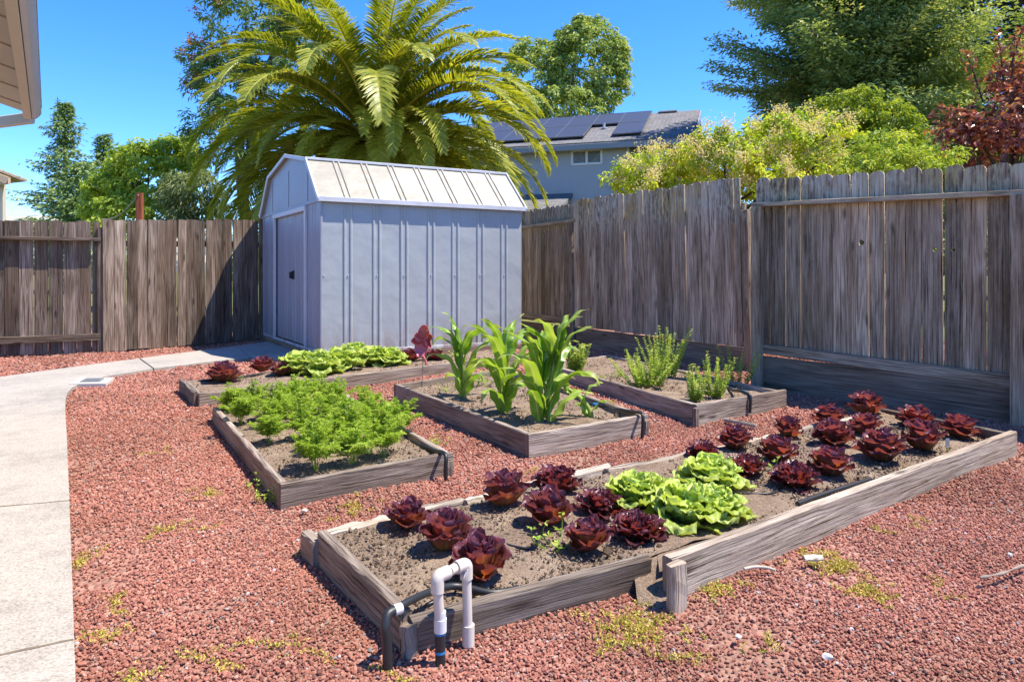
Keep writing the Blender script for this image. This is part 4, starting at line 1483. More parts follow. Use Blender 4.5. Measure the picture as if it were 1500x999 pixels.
t, cs = leafy('flowering_shrub', 'large yellow green shrub with cream blossom clusters above leaning fence', 'shrub', (b.x, b.y, 0), lobs, 430, .125, 40, .075, .035, YGREEN, .06, limbs=14, jag=.5, flat=.8)
sel = cs[(rng.random(len(cs)) < .44) & (cs[:, 2] > 2.3)]
n = len(sel) * 70; ci = np.repeat(np.arange(len(sel)), 70)
pos = sel[ci] + np.array([.03, -.09, .09]) + rng.normal(0, .06, (n, 3))
V, T, r_ = leaf_cloud(pos, unit(n), unit(n), .040, .024, np.clip(rng.normal(.5, .25, n), 0, 1))
link('blossom', fast_mesh('blossom', V - np.array(tuple(t.location)), tris=T, mat=CREAMB, rnd=r_), t)
b = D(1455, 398, 8.6)
t, cs = leafy('purple_plum_tree', 'purple leaved plum tree rising above the right fence', 'tree', (b.x, b.y, 0),
      [lob(1470, 185, 8.6, 46, 46), lob(1515, 130, 8.6, 46, 60), lob(1430, 212, 8.5, 44, 26), lob(1490, 225, 8.5, 60, 34), lob(1402, 192, 8.6, 22, 18), lob(1478, 118, 8.6, 18, 24), lob(1545, 190, 8.6, 60, 90)],
      190, .15, 24, .095, .042, PLUM, .07, jag=.7, flat=.8, limbs=14)
m_ = MB()
for (pa, pb) in (((1440, 150), (1412, 70)), ((1470, 120), (1462, 50)), ((1430, 170), (1372, 158)), ((1420, 200), (1358, 168)), ((1480, 100), (1500, 40))):
    a, c = D(*pa, 8.6), D(*pb, 8.5)
    m_.tube([a, a.lerp(c, .5) + UP * .03, c], [.012, .009, .004], 5)
m_.build('twig', BARK, t)
n = 5 * 44
seg = []
for (pa, pb) in (((1440, 150), (1412, 70)), ((1470, 120), (1462, 50)), ((1430, 170), (1372, 158)), ((1420, 200), (1358, 168)), ((1480, 100), (1500, 40))):
    a, c = D(*pa, 8.6), D(*pb, 8.5)
    seg += [tuple(a.lerp(c, random.random() ** .8)) for _ in range(44)]
pos = np.array(seg) + rng.normal(0, .03, (n, 3))
V, T, r_ = leaf_cloud(pos, unit(n) + np.array([0, 0, .2]), unit(n) + np.array([0, 0, .8]), .085 * rng.uniform(.7, 1.2, n), .036, rng.uniform(.3, 1, n))
link('foliage', fast_mesh('foliage', V - np.array(tuple(t.location)), tris=T, mat=PLUM, rnd=r_), t)
b = D(1330, 398, 7.9)
leafy('hedge_shrub', 'low tangled green shrub showing between plum and blossom shrub over the fence', 'shrub', (b.x, b.y, 0),
      [lob(1340, 245, 8.2, 60, 28), lob(1270, 252, 8.2, 40, 26), lob(1290, 225, 8.4, 40, 26)], 150, .10, 34, .06, .024, LGREEN, .04, jag=.6)

# ------------------------------------------------------------------ palm
PALM = leafmat('palm_leaflets', [(0.0, (0.045, 0.085, 0.012)), (.4, (0.18, 0.235, 0.025)), (.75, (0.42, 0.42, 0.045)), (1, (0.62, 0.56, 0.13))], .42, .4, .4)
PRACH = plain('palm_rachis', (0.40, 0.34, 0.09), .5, .4)


def frond_mesh(elev, bend, L, seed, tint):
    r_ = np.random.default_rng(seed)
    ns = 46
    pts, tan = [np.zeros(3)], []
    tw = r_.uniform(-.35, .35)
    for k in range(ns):
        s_ = k / ns
        a = elev - bend * s_ ** 1.35
        yaw = tw * s_ ** 2
        t = np.array([math.cos(a) * math.cos(yaw), math.cos(a) * math.sin(yaw), math.sin(a)])
        tan.append(t); pts.append(pts[-1] + t * L / ns)
    tan.append(tan[-1])
    V, Q, rn = [], [], []
    # rachis as a thin tapering three-sided rod
    for k in range(ns + 1):
        rad = .045 * (1 - .9 * k / ns)
        sd = np.cross(tan[k], [0, 0, 1.0]); sd /= np.linalg.norm(sd) + 1e-9
        up = np.cross(sd, tan[k])
        for a in (0, 2.094, 4.189):
            V.append(pts[k] + (sd * math.cos(a + 1.57) + up * math.sin(a + 1.57)) * rad); rn.append(.97)
    for k in range(ns):
        for i in range(3):
            j = (i + 1) % 3
            Q.append((k * 3 + i, k * 3 + j, k * 3 + 3 + j, k * 3 + 3 + i))
    nl = 140
    for i in range(nl):
        s_ = .10 + .90 * (i + .5) / nl
        kf = s_ * ns; k = min(int(kf), ns - 1); f = kf - k
        p = pts[k] * (1 - f) + pts[k + 1] * f; t = tan[k]
        sd = np.cross(t, [0, 0, 1.0]); sd /= np.linalg.norm(sd) + 1e-9
        up = np.cross(sd, t)
        ll = .63 * (L / 5) * max(.16, math.sin(math.pi * (.10 + .86 * s_)) ** .6)
        for sg_ in (-1, 1):
            fw = .38 + .55 * s_ + r_.normal(0, .08)
            d = t * fw + sd * sg_ * .85 + up * (.42 - .30 * s_ + r_.normal(0, .12))
            d /= np.linalg.norm(d)
            wv = np.cross(d, up * .7 + t * .5 + sd * sg_ * .2); wv /= np.linalg.norm(wv) + 1e-9
            wd = .0185 * r_.uniform(.8, 1.2)
            g = ll * r_.uniform(.75, 1.05)
            c0 = p; c1 = p + d * g * .45; c2 = p + d * g * .80 - np.array([0, 0, 1]) * g * .10; c3 = p + d * g - np.array([0, 0, 1]) * g * r_.uniform(.10, .24)
            b0 = len(V)
            for c, w_ in ((c0, .6), (c1, 1), (c2, .75), (c3, .06)):
                V.append(c + wv * wd * w_); V.append(c - wv * wd * w_)
            tv = float(np.clip(tint + r_.normal(0, .13), .02, .95))
            rn += [tv, tv, tv, tv, min(.98, tv + .08), min(.98, tv + .08), min(.98, tv + .22), min(.98, tv + .22)]
            for m in range(3):
                Q.append((b0 + m * 2, b0 + m * 2 + 1, b0 + m * 2 + 3, b0 + m * 2 + 2))
    return fast_mesh('frond', np.array(V), quads=Q, mat=PALM, rnd=rn)


PY = 17.2
pc = D(552, 203, PY)
palm = empty('palm_tree', (pc.x, pc.y, 0), 'large date palm with arching yellow green fronds behind the shed', 'palm')
m_ = MB()
m_.tube([(pc.x, pc.y, -.2), (pc.x + .03, pc.y, 2), (pc.x, pc.y, pc.z - .5), (pc.x, pc.y, pc.z - .1), (pc.x, pc.y, pc.z + .2)], [.42, .36, .38, .5, .2], 16)
m_.build('trunk', BARK, palm)
m_ = MB()
for i in range(130):
    a = i * GOLD; z = pc.z - 1.3 + 1.3 * i / 130
    r0 = .36 + .10 * i / 130
    d = Vector((math.cos(a), math.sin(a), 0))
    p = Vector((pc.x, pc.y, z)) + d * r0
    m_.board(p, p + d * .16 + UP * .26, Vector((-d.y, d.x, 0)), .11, .04, 2, .004, .006, taper=.5)
m_.build('leaf_bases', BARK, palm)
classes = {}
NF = 140
bundleV, bundleQ, bundleR, nbv = [], [], [], 0
for i in range(NF):
    f = (i + .5) / NF
    el = R(86 - 108 * f ** .9)
    az = i * GOLD + random.uniform(-.15, .15)
    ci = int(f * 11)
    key = (ci, i % 2)
    if key not in classes:
        fc = (ci + .5) / 11
        e_ = R(86 - 108 * fc ** .9)
        bend = R(64 + 40 * math.sin(math.pi * min(1, fc * 1.0)) ** .8 + (8 if i % 2 else -8))
        L_ = (4.2 + 1.2 * min(1, fc * 1.9)) * (1 if i % 2 else .93)
        classes[key] = frond_mesh(e_, bend, L_, 100 + ci * 2 + i % 2, .46 + .26 * fc)
    facing = -math.sin(az)   # towards the camera and the shed
    sc_f = 1.0 if facing < .2 or f < .45 else 1.0 - .42 * min(1, (facing - .2) * 1.5)
    if i % 17 in (1, 4, 7, 11, 14):
        # past a hundred fronds the rest are one part
        me_ = classes[key]
        co = np.empty(len(me_.vertices) * 3, dtype=np.float32); me_.vertices.foreach_get('co', co)
        rv = np.empty(len(me_.vertices), dtype=np.float32); me_.attributes['rnd'].data.foreach_get('value', rv)
        qi = np.empty(len(me_.loops), dtype=np.int32); me_.loops.foreach_get('vertex_index', qi)
        Mx = np.array(Matrix.Rotation(az, 3, 'Z') @ Matrix.Rotation(random.uniform(-.08, .08), 3, 'X')) * sc_f
        bundleV.append(co.reshape(-1, 3) @ Mx.T + np.array([0.28 * math.cos(az), 0.28 * math.sin(az), pc.z + .25 - .55 * f]))
        bundleQ.append(qi.reshape(-1, 4) + nbv); bundleR.append(rv); nbv += len(rv)
        continue
    o = link('frond', classes[key], palm)
    o.location = (0.28 * math.cos(az), 0.28 * math.sin(az), pc.z + .25 - .55 * f)
    o.rotation_euler = (random.uniform(-.07, .07), random.uniform(-.07, .07), az)
    o.scale = (sc_f,) * 3
tag(link('frond_mass', fast_mesh('frond_mass', np.concatenate(bundleV), quads=np.concatenate(bundleQ), mat=PALM, rnd=np.concatenate(bundleR)), palm), kind='stuff')

# ------------------------------------------------------------------ vegetables
def lettuce_mat(name, stops, trans, rough=.38, spec=.5, tc=(1.6, .9, .5), outer=None):
    """colour runs along the leaf (v of the uv map): pale rib, then blade, then rim"""
    k = M(name, rough, spec)
    uv = k.n('ShaderNodeUVMap').outputs[0]
    sx = k.n('ShaderNodeSeparateXYZ'); k.l(uv, sx.inputs[0])
    rib = k.math('ABSOLUTE', k.math('SUBTRACT', sx.outputs[1], .5))
    n = k.noise(k.pos(), 55, 4, .6)
    f = k.math('ADD', sx.outputs[0], k.math('MULTIPLY', k.math('SUBTRACT', n, .5), .42))
    f = k.math('ADD', f, k.math('MULTIPLY', rib, .22))
    c = k.ramp(f, stops)
    if outer:
        c = k.mix(k.ramp(k.rnd(), [(.0, .9), (.42, 0.0)]), c, outer)
    ribm = k.math('MULTIPLY', k.ramp(rib, [(.02, 1), (.07, 0)]), k.ramp(sx.outputs[0], [(.3, .8), (.9, 0)]))
    c = k.mix(ribm, c, stops[0][1])
    r = k.rnd()
    v = k.math('MULTIPLY_ADD', r, .5); v.node.inputs[2].default_value = .75
    cb = k.n('ShaderNodeCombineXYZ')
    for i in range(3): k.l(v, cb.inputs[i])
    c = k.mix(1.0, c, cb.outputs[0], 'MULTIPLY')
    k.color(c)
    k.translucent(k.mix(1.0, c, tc, 'MULTIPLY'), trans)
    k.bump(k.noise(k.pos(), 130, 3), .35, .004)
    return k.m


RED_L = lettuce_mat('red_lettuce_leaf', [(0.05, (0.36, 0.36, 0.09)), (.32, (0.46, 0.25, 0.06)), (.60, (0.38, 0.125, 0.045)), (.90, (0.155, 0.055, 0.09))], .42, .36, .45, (1.9, 1.15, .6), (0.15, 0.052, 0.055))
DRED_L = lettuce_mat('dark_red_lettuce_leaf', [(0.05, (0.28, 0.22, 0.06)), (.32, (0.30, 0.085, 0.034)), (.66, (0.20, 0.048, 0.038)), (1.0, (0.13, 0.042, 0.062))], .34, .3, .55, (2.0, 1.0, .7), (0.075, 0.026, 0.040))
GRN_L = lettuce_mat('green_lettuce_leaf', [(0.05, (0.46, 0.52, 0.22)), (.35, (0.35, 0.46, 0.08)), (.7, (0.35, 0.47, 0.07)), (1.0, (0.48, 0.58, 0.14))], .36, .4, .4, (1.2, 1.15, .6))


def lettuce_mesh(name, mat, seed, n=26, Lo=.17, Li=.12, Wo=.085, Wi=.05, tilt_o=68, tilt_i=8, curl=28, cup=.5, ruff=.016, freq=9, nu=7, nv=10, crinkle=0.0):
    rs = random.Random(seed)
    mb = MB()
    for i in range(n):
        q = i / (n - 1)
        az = i * GOLD + rs.uniform(-.25, .25)
        L = Lo + (Li - Lo) * q; L *= rs.uniform(.88, 1.12)
        W = (Wo + (Wi - Wo) * q) * rs.uniform(.88, 1.12)
        tl = R(tilt_o + (tilt_i - tilt_o) * q ** .9 + rs.uniform(-9, 9))
        cu = R(curl * (1.75 - 1.3 * q) + rs.uniform(-10, 10))
        ph = [rs.uniform(0, 6.28) for _ in range(4)]
        roll = rs.uniform(-.25, .25)
        # spine curve in the (r, z) plane
        pts = [(0.012, 0.0)]; angs = []
        K = 24
        for k in range(K):
            s_ = k / K
            a = tl * (1.30 - .85 * s_) + cu * max(0, s_ - .55) ** 1.3 * 3.0
            angs.append(a)
            pts.append((pts[-1][0] + math.sin(a) * L / K, pts[-1][1] + math.cos(a) * L / K))
        angs.append(angs[-1])
        ca, sa = math.cos(az), math.sin(az)

        def fn(u, v, L=L, W=W, pts=pts, angs=angs, ph=ph, ca=ca, sa=sa, q=q, roll=roll):
            s_ = u; t = 2 * v - 1
            kf = s_ * K; k = min(int(kf), K - 1); f = kf - k
            r_ = pts[k][0] * (1 - f) + pts[k + 1][0] * f
            z = pts[k][1] * (1 - f) + pts[k + 1][1] * f
            a = angs[k]
            wprof = (.34 + .66 * min(1, s_ / .5) ** .8)
            if s_ > .5: wprof *= math.sqrt(max(0.0, 1 - ((s_ - .5) / .505) ** 3.2))
            w_ = W * wprof
            edge = abs(t) ** 2.2
            rim = max(edge * (.3 + .7 * s_), .45 * s_ ** 6)
            ruf = ruff * rim * (math.sin(freq * s_ * 1.4 + 3 * t + ph[0]) + .7 * math.sin(freq * 1.9 * s_ + ph[1] + 5 * t))
            cr = crinkle * (math.sin(23 * s_ + ph[2] + 3 * t) * math.sin(11 * t + ph[3]))
            lift = -cup * w_ * t * t * (1 - .55 * s_) + ruf + cr
            # leaf normal points up/inwards
            nr, nz = -math.cos(a), math.sin(a)
            x = r_ + nr * (-lift); zz = z + nz * (-lift)
            y = w_ * t * (1 - .12 * t * t) + ruf * .4
            zz += roll * y * .5
            return (x * ca - y * sa, x * sa + y * ca, max(.004, zz))
        mb.grid(fn, nu, nv, min(1, max(0, .8 * q + rs.uniform(0, .25))))
    return mb.mesh(name, mat)


red_var = [lettuce_mesh('red_lettuce', RED_L, 10 + i, n=29, Lo=.180, Li=.180, Wo=.092, Wi=.055, tilt_o=60, tilt_i=5, curl=40, cup=.60, ruff=.010, freq=11, nu=11, nv=12) for i in range(5)]
dred_var = [lettuce_mesh('red_lettuce', DRED_L, 30 + i, n=40, Lo=.165, Li=.135, Wo=.055, Wi=.034, tilt_o=72, tilt_i=8, curl=46, cup=.35, ruff=.014, freq=14, nu=10) for i in range(3)]
green_var = [lettuce_mesh('green_lettuce', GRN_L, 50 + i, n=32, Lo=.225, Li=.20, Wo=.115, Wi=.08, tilt_o=72, tilt_i=6, curl=78, cup=.42, ruff=.016, freq=17, nu=18, nv=20, crinkle=.009) for i in range(4)]


STRAW = leafmat('dry_straw', [(0, (0.30, 0.22, 0.12)), (.6, (0.48, 0.39, 0.25)), (1, (0.60, 0.53, 0.40))], .1)
for key, n in (('A', 90), ('B', 120), ('C', 170), ('D', 200), ('E', 420)):
    o, c, z = BEDS[key]
    pos = np.array([tuple(bed_uv(key, random.uniform(.02, .98), random.uniform(.03, .97)) - Vector((o.location.x, o.location.y, 0))) for _ in range(n)])
    pos[:, 2] += .012 + rng.uniform(0, .006, n)
    ax_ = unit(n); ax_[:, 2] *= .18
    V, T, r_ = leaf_cloud(pos, ax_, np.array([0, 0, 1.0]) + unit(n) * .4, rng.uniform(.012, .055, n), rng.uniform(.002, .005, n), rng.random(n), .1)
    tag(link('straw_bits', fast_mesh('straw_bits', V, tris=T, mat=STRAW, rnd=r_), o), kind='stuff')


def put(name, me, loc, label, cat, group, s=1.0, rz=None, tilt=.06):
    o = link(name, me)
    o.location = loc
    o.rotation_euler = (random.uniform(-tilt, tilt), random.uniform(-tilt, tilt), random.uniform(0, 6.28) if rz is None else rz)
    o.scale = (s, s, s * random.uniform(.94, 1.06))
    return tag(o, label, cat, group)


zE_ = BEDS['E'][2]
GE = 'red lettuces in the large front bed'
REDS = [  # base px, base py, width px, dark loose kind?, label
    (597, 777, 62, 0, 'red lettuce nearest the left end of the front bed, against the old back timber'),
    (652, 812, 72, 0, 'red lettuce in the left diagonal trio, between the timber one and the pipe one'),
    (703, 852, 84, 0, 'big red lettuce spreading right behind the white pipe arch'),
    (740, 745, 62, 0, 'neat upright red lettuce alone near the back timber, left of the loose dark one'),
    (815, 725, 64, 1, 'loose dark red lettuce touching the back timber at the middle left'),
    (805, 772, 66, 0, 'upright red lettuce in the central cluster, behind the small green weed'),
    (880, 757, 66, 1, 'loose dark red lettuce in the central cluster, left of the green lettuces'),
    (861, 810, 72, 0, 'red lettuce nearest the front board, right of the small green weed'),
    (934, 793, 78, 1, 'wide frilly dark red lettuce just in front of the green lettuces'),
    (1030, 674, 46, 1, 'small dark red lettuce peeking out behind the green lettuces'),
    (1079, 663, 48, 0, 'red lettuce by the back timber, just right of the green lettuces'),
    (1094, 700, 56, 1, 'dark frilly red lettuce against the right side of the green lettuces'),
    (1138, 680, 54, 0, 'rounded red lettuce in the middle of the right half, behind the flat dark one'),
    (1152, 645, 44, 0, 'red lettuce by the back timber, before the stick on the gravel'),
    (1165, 718, 68, 1, 'flat dark frilly red lettuce beside the loose hose end'),
    (1216, 627, 46, 0, 'red lettuce at the back of the third row from the fence end'),
    (1221, 657, 52, 0, 'red lettuce in the middle of the third row from the fence end'),
    (1214, 702, 64, 0, 'plump red lettuce nearest the front board in the third row from the fence end'),
    (1269, 613, 46, 0, 'red lettuce farthest back, in the corner below the dark kickboard'),
    (1267, 642, 50, 0, 'red lettuce with green heart just in front of the farthest back one'),
    (1294, 681, 62, 0, 'large rust red lettuce nearest the front board in the second row from the end'),
    (1342, 630, 48, 0, 'red lettuce by the right end board, left of the last corner one'),
    (1354, 665, 54, 0, 'rust red lettuce just left of the clear plant tag'),
    (1405, 646, 54, 0, 'last red lettuce in the far right corner of the bed'),
]
for i, (px, py, wp, dk, lab) in enumerate(REDS):
    p = G(px, py - 5, zE_)
    wm = wp * p.y / F
    me = dred_var[i % 3] if dk else red_var[i % 5]
    ob_ = put('red_lettuce', me, (p.x, p.y, zE_ - .004), lab, 'lettuce', GE, wm / (.30 if not dk else .29) * random.uniform(.92, 1.1))
    ob_.scale.z *= 1.05 if dk else random.uniform(1.05, 1.28)

GG = 'green lettuces in the large front bed'
for i, (px, py, wp, lab) in enumerate([
        (934, 748, 84, 'leftmost of the bright green lettuces, beside the dark loose red ones'),
        (1002, 772, 100, 'green lettuce at the front middle of the bright green clump'),
        (1042, 722, 86, 'green lettuce at the back of the clump, by the dark red lettuces'),
        (1048, 768, 84, 'rightmost green lettuce of the clump, nearest the flat dark red one')]):
    p = G(px, py - 8, zE_)
    put('green_lettuce', green_var[i], (p.x, p.y, zE_ - .004), lab, 'lettuce', GG, wp * p.y / F / .36)

zA = BEDS['A'][2]
for i, (px, py, wp, dk, lab) in enumerate([
        (327, 563, 46, 0, 'red lettuce alone at the near end of the bed along the shed'),
        (386, 547, 36, 0, 'red lettuce before the shed door corner, left of the green rows'),
        (414, 553, 34, 0, 'smaller red lettuce tucked against the first green lettuce by the shed'),
        (601, 531, 36, 1, 'dark red lettuce just left of the pink pinwheel'),
        (637, 531, 32, 1, 'dark red lettuce just right of the pink pinwheel')]):
    p = G(px, py - 3, zA)
    put('red_lettuce', (dred_var if dk else red_var)[i % 3], (p.x, p.y, zA - .004), lab, 'lettuce', 'red lettuces in the bed along the shed', wp * p.y / F / .285)
for i, (px, py, wp, lab) in enumerate([
        (438, 552, 56, 'first green lettuce in the bed along the shed, next to the red ones'),
        (466, 552, 58, 'second green lettuce from the near end of the shed bed'),
        (496, 547, 56, 'third green lettuce from the near end of the shed bed'),
        (520, 533, 46, 'green lettuce close under the shed wall, fourth along the row'),
        (546, 538, 46, 'fifth green lettuce along the shed bed, left of the last one'),
        (572, 539, 42, 'last green lettuce of the shed bed, beside the dark red one')]):
    p = G(px, py - 4, zA)
    put('green_lettuce', green_var[i % 4], (p.x, p.y, zA - .004), lab, 'lettuce', 'green lettuces in the bed along the shed', wp * p.y / F / .34)

# carrots ---------------------------------------------------------
CARROT = leafmat('carrot_leaf', [(0.0, (0.16, 0.26, 0.02)), (.5, (0.32, 0.46, 0.05)), (1, (0.50, 0.60, 0.13))], .48, .55)


def carrot_mesh(seed):
    rs = np.random.default_rng(seed)
    P_, A_, N_, L_, T_ = [], [], [], [], []
    SV, SQ, SR = [], [], []
    for i in range(12):
        az = i * GOLD + rs.uniform(-.3, .3)
        h = rs.uniform(.17, .275); lean = rs.uniform(.3, .95) if i > 3 else rs.uniform(.03, .35)
        d = np.array([math.cos(az), math.sin(az), 0])
        pts = []
        K = 14
        p = d * .008; a = lean * .5
        for k in range(K + 1):
            pts.append(p.copy())
            a_ = a + lean * 1.5 * (k / K) ** 1.6
            p = p + (d * math.sin(a_) + np.array([0, 0, math.cos(a_)])) * h / K
        tint = rs.normal(.5, .12)
        side = np.array([-d[1], d[0], 0])
        for k in range(K):
            b0 = len(SV); r_ = .0022 * (1 - .6 * k / K)
            for q_, rr_ in ((pts[k], r_), (pts[k + 1], r_ * .95)):
                SV += [q_ + side * rr_, q_ - side * rr_, q_ + d * rr_]
            SQ += [(b0, b0 + 1, b0 + 4, b0 + 3), (b0 + 1, b0 + 2, b0 + 5, b0 + 4), (b0 + 2, b0, b0 + 3, b0 + 5)]
            SR += [.75] * 6
        for k in range(5, K + 1):
            s_ = (k - 4) / (K - 4)
            t = pts[min(k, K)] - pts[k - 1]; t /= np.linalg.norm(t)
            pl = .078 * math.sin(math.pi * (.22 + .70 * s_)) * rs.uniform(.75, 1.2)
            for sg in (-1, 1):
                pd = side * sg * .9 + t * .55 + rs.normal(0, .22, 3); pd /= np.linalg.norm(pd)
                m = 9
                for j in range(m):
                    f = (j + .8) / m
                    q_ = pts[k] + pd * pl * f + np.array([0, 0, -.012 * f * f])
                    for s2 in (-1, 1):
                        ax_ = pd * .6 + np.cross(pd, [0, 0, 1]) * s2 * .8 + rs.normal(0, .3, 3)
                        P_.append(q_); A_.append(ax_); N_.append(np.array([0, 0, 1]) + rs.normal(0, .5, 3))
                        L_.append(.020 * (1.15 - .5 * f) * rs.uniform(.7, 1.3)); T_.append(np.clip(tint + rs.normal(0, .14) + .18 * (s_ - .5), .01, .99))
    L_ = np.array(L_)
    V, T, r_ = leaf_cloud(np.array(P_), np.array(A_), np.array(N_), L_, L_ * .42, np.array(T_), .1)
    V2 = np.concatenate([V, np.array(SV)]); r2 = np.concatenate([r_, np.array(SR)])
    return fast_mesh('carrot_plant', V2, tris=T, quads=np.array(SQ) + len(V), mat=CARROT, rnd=r2)


cv = [carrot_mesh(200 + i) for i in range(4)]
rows = [(.13, (.26, .48, .68), 'front'), (.29, (.36, .58, .80, .93), 'second'), (.45, (.16, .38, .60, .80), 'third'), (.60, (.26, .46, .66, .90), 'fourth'), (.75, (.12, .34, .54, .76), 'fifth'), (.91, (.10, .30, .50, .72), 'back')]
ordn = ['first', 'second', 'third', 'fourth', 'fifth']
k = 0
for v, us, rn_ in rows:
    for j, u in enumerate(us):
        p = bed_uv('B', u + random.uniform(-.02, .02), v + random.uniform(-.025, .025))
        put('carrot_plant', cv[k % 4], (p.x, p.y, p.z - .004), '%s feathery carrot plant from the left in the %s row of the carrot bed' % (ordn[j], rn_), 'carrot plant', 'carrot plants in the left bed', random.uniform(.86, 1.12))
        k += 1

# corn ---------------------------------------------------------------
def corn_mat():
    k = M('corn_leaf', .38, .5)
    uv = k.n('ShaderNodeUVMap').outputs[0]
    sx = k.n('ShaderNodeSeparateXYZ'); k.l(uv, sx.inputs[0])
    st = k.noise(k.mapping(uv, (2, 60, 1)), 1, 3)
    c = k.ramp(k.math('ADD', k.math('MULTIPLY', st, .5), k.math('MULTIPLY', k.rnd(), .5)), [(.25, (0.15, 0.29, 0.025)), (.5, (0.25, 0.42, 0.045)), (.75, (0.40, 0.53, 0.10))])
    rib = k.math('ABSOLUTE', k.math('SUBTRACT', sx.outputs[1], .5))
    c = k.mix(k.ramp(rib, [(.03, .85), (.10, 0)]), c, (0.48, 0.56, 0.20))
    c = k.mix(k.ramp(sx.outputs[0], [(.80, 0), (1.0, .7)]), c, (0.46, 0.40, 0.13))
    k.color(c)
    k.translucent(k.mix(1.0, c, (1.2, 1.15, .5), 'MULTIPLY'), .42)
    return k.m


CORN = corn_mat()
CORNST = leafmat('corn_stalk', [(0, (0.22, 0.33, 0.05)), (1, (0.38, 0.45, 0.11))], .2)


def corn(loc, H, seed, label, nleaf=12, lean=(0, 0), spread=1.0, base_az=0.0):
    rs = random.Random(seed)
    o = empty('corn_plant', loc, label, 'corn', 'corn plants in the middle bed')
    b = Vector(loc)
    ln = Vector((lean[0], lean[1], 0))
    def ax_(t): return b + UP * H * .72 * t + ln * t * t
    m_ = MB()
    m_.tube([ax_(t / 8) for t in range(9)], [.021 * (1 - .55 * t / 8) * (1.06 if t % 2 else .95) for t in range(9)], 9, .5)
    m_.build('stalk', CORNST, o)
    m_ = MB()
    for i in range(nleaf):
        q = i / (nleaf - 1)
        az = base_az + (i % 2) * math.pi + rs.uniform(-.8, .8)
        t0 = .06 + .92 * q
        L = H * (.52 + .35 * math.sin(math.pi * min(1, q * .9 + .12))) * rs.uniform(.85, 1.12) * spread
        W = .050 * rs.uniform(.85, 1.2) * (H / .8) ** .5
        d = Vector((math.cos(az), math.sin(az), 0)); sd = Vector((-d.y, d.x, 0))
        el = R(rs.uniform(58, 80) + 8 * q); bend = R(rs.uniform(95, 185) * (1.05 - .42 * q))
        ph = rs.uniform(0, 6.28); tw = rs.uniform(-.9, .9)
        K = 30; pts = [ax_(t0) - UP * .05]; tn = []
        for k in range(K):
            a = el - bend * (k / K) ** 2.0
            t = d * math.cos(a) + UP * math.sin(a); tn.append(t); pts.append(pts[-1] + t * L / K)
        tn.append(tn[-1])

        def fn(u, v, pts=pts, tn=tn, sd=sd, W=W, ph=ph, tw=tw):
            k = min(int(u * K + 1e-6), K); t = 2 * v - 1
            tt = tn[k]; n = sd.cross(tt).normalized()
            w_ = W * (min(1, .55 + u * 2.2)) * (1 - max(0, u - .35) / .65) ** .75 + .001
            roll = tw * u
            s2 = sd * math.cos(roll) + n * math.sin(roll)
            n2 = n * math.cos(roll) - sd * math.sin(roll)
            wave = .011 * abs(t) * math.sin(u * 19 + ph + (1.6 if t > 0 else 0)) * (1 if .1 < u < .92 else .3)
            cup = .40 * w_ * abs(t) * (1.3 - u)
            return pts[k] + s2 * (w_ * t) - n2 * (-cup - wave) * (-1 if n2.z < 0 and False else 1)
        m_.grid(fn, K, 6, rs.random())
    m_.build('leaves', CORN, o)
    return o


zC = BEDS['C'][2]
corn(G(680, 582, zC), .68, 3, 'smallest corn plant, nearest the pinwheel, leaves bending left', 11, (-.04, 0), 1.0, 2.7)
corn(G(737, 604, zC), .74, 5, 'middle corn plant of the bed with dense upright leaves', 15, (.02, 0), .9, .4)
corn(G(789, 618, zC), .72, 8, 'left stalk of the tall pair of corn at the front', 13, (.01, 0), .9, 1.0)
corn(G(803, 617, zC), .82, 12, 'tallest corn stalk, right one of the pair at the front', 15, (.08, 0), .85, .2)
p = G(866, 612, zC)
corn((p.x, p.y, zC), .34, 21, 'short fallen corn shoot leaning left at the front right of the corn bed', 6, (-.22, .02), 1.1, 2.9)

# herbs and weeds -----------------------------------------------------
HERB = leafmat('herb_leaf', [(0.0, (0.129, 0.217, 0.036)), (.5, (0.324, 0.455, 0.073)), (1, (0.647, 0.653, 0.162))], .38)


def herb_mesh(seed, nst, H, spread, leafL=.028, base=1.0):
    rs = np.random.default_rng(seed)
    P_, A_, N_, L_, T_ = [], [], [], [], []
    mb = MB()
    for i in range(nst):
        az = i * GOLD + rs.uniform(-.4, .4)
        h = H * rs.uniform(.55, 1.0); off = 1.5 * spread * math.sqrt((i + .5) / nst) * rs.uniform(.6, 1.1)
        d = np.array([math.cos(az), math.sin(az), 0])
        b0 = d * off * .45; tip = d * (off * 1.15) + np.array([0, 0, h]) + rs.normal(0, .012, 3)
        pts = [tuple(b0 * (1 - t) + tip * t + d * .02 * math.sin(math.pi * t)) for t in (0, .25, .5, .75, 1)]
        mb.tube(pts, [.0028, .0026, .0022, .0018, .001], 5, .35, cap=False)
        nw_ = int(h / .021)
        for k in range(1, nw_ + 1):
            t = k / nw_
            c = b0 * (1 - t) + tip * t
            lw = leafL * (1.15 - .55 * t) * base
            for j in range(5):
                a = k * 1.1 + j * 1.257 + rs.uniform(-.3, .3)
                dd = np.array([math.cos(a), math.sin(a), rs.uniform(.2, .9)])
                P_.append(c + rs.normal(0, .003, 3)); A_.append(dd); N_.append(np.array([0, 0, 1]) + rs.normal(0, .35, 3))
                L_.append(lw * rs.uniform(.7, 1.25)); T_.append(np.clip(rs.normal(.42 + .25 * t, .15), .01, .99))
    L_ = np.array(L_)
    V, T, r_ = leaf_cloud(np.array(P_), np.array(A_), np.array(N_), L_, L_ * .55, np.array(T_), .2)
    sv = np.array(mb.v); sf = [f for f in mb.f]
    return fast_mesh('herb_plant', np.concatenate([V, sv]), tris=T, quads=np.array(sf) + len(V), mat=HERB, rnd=np.concatenate([r_, np.full(len(sv), .35)]))


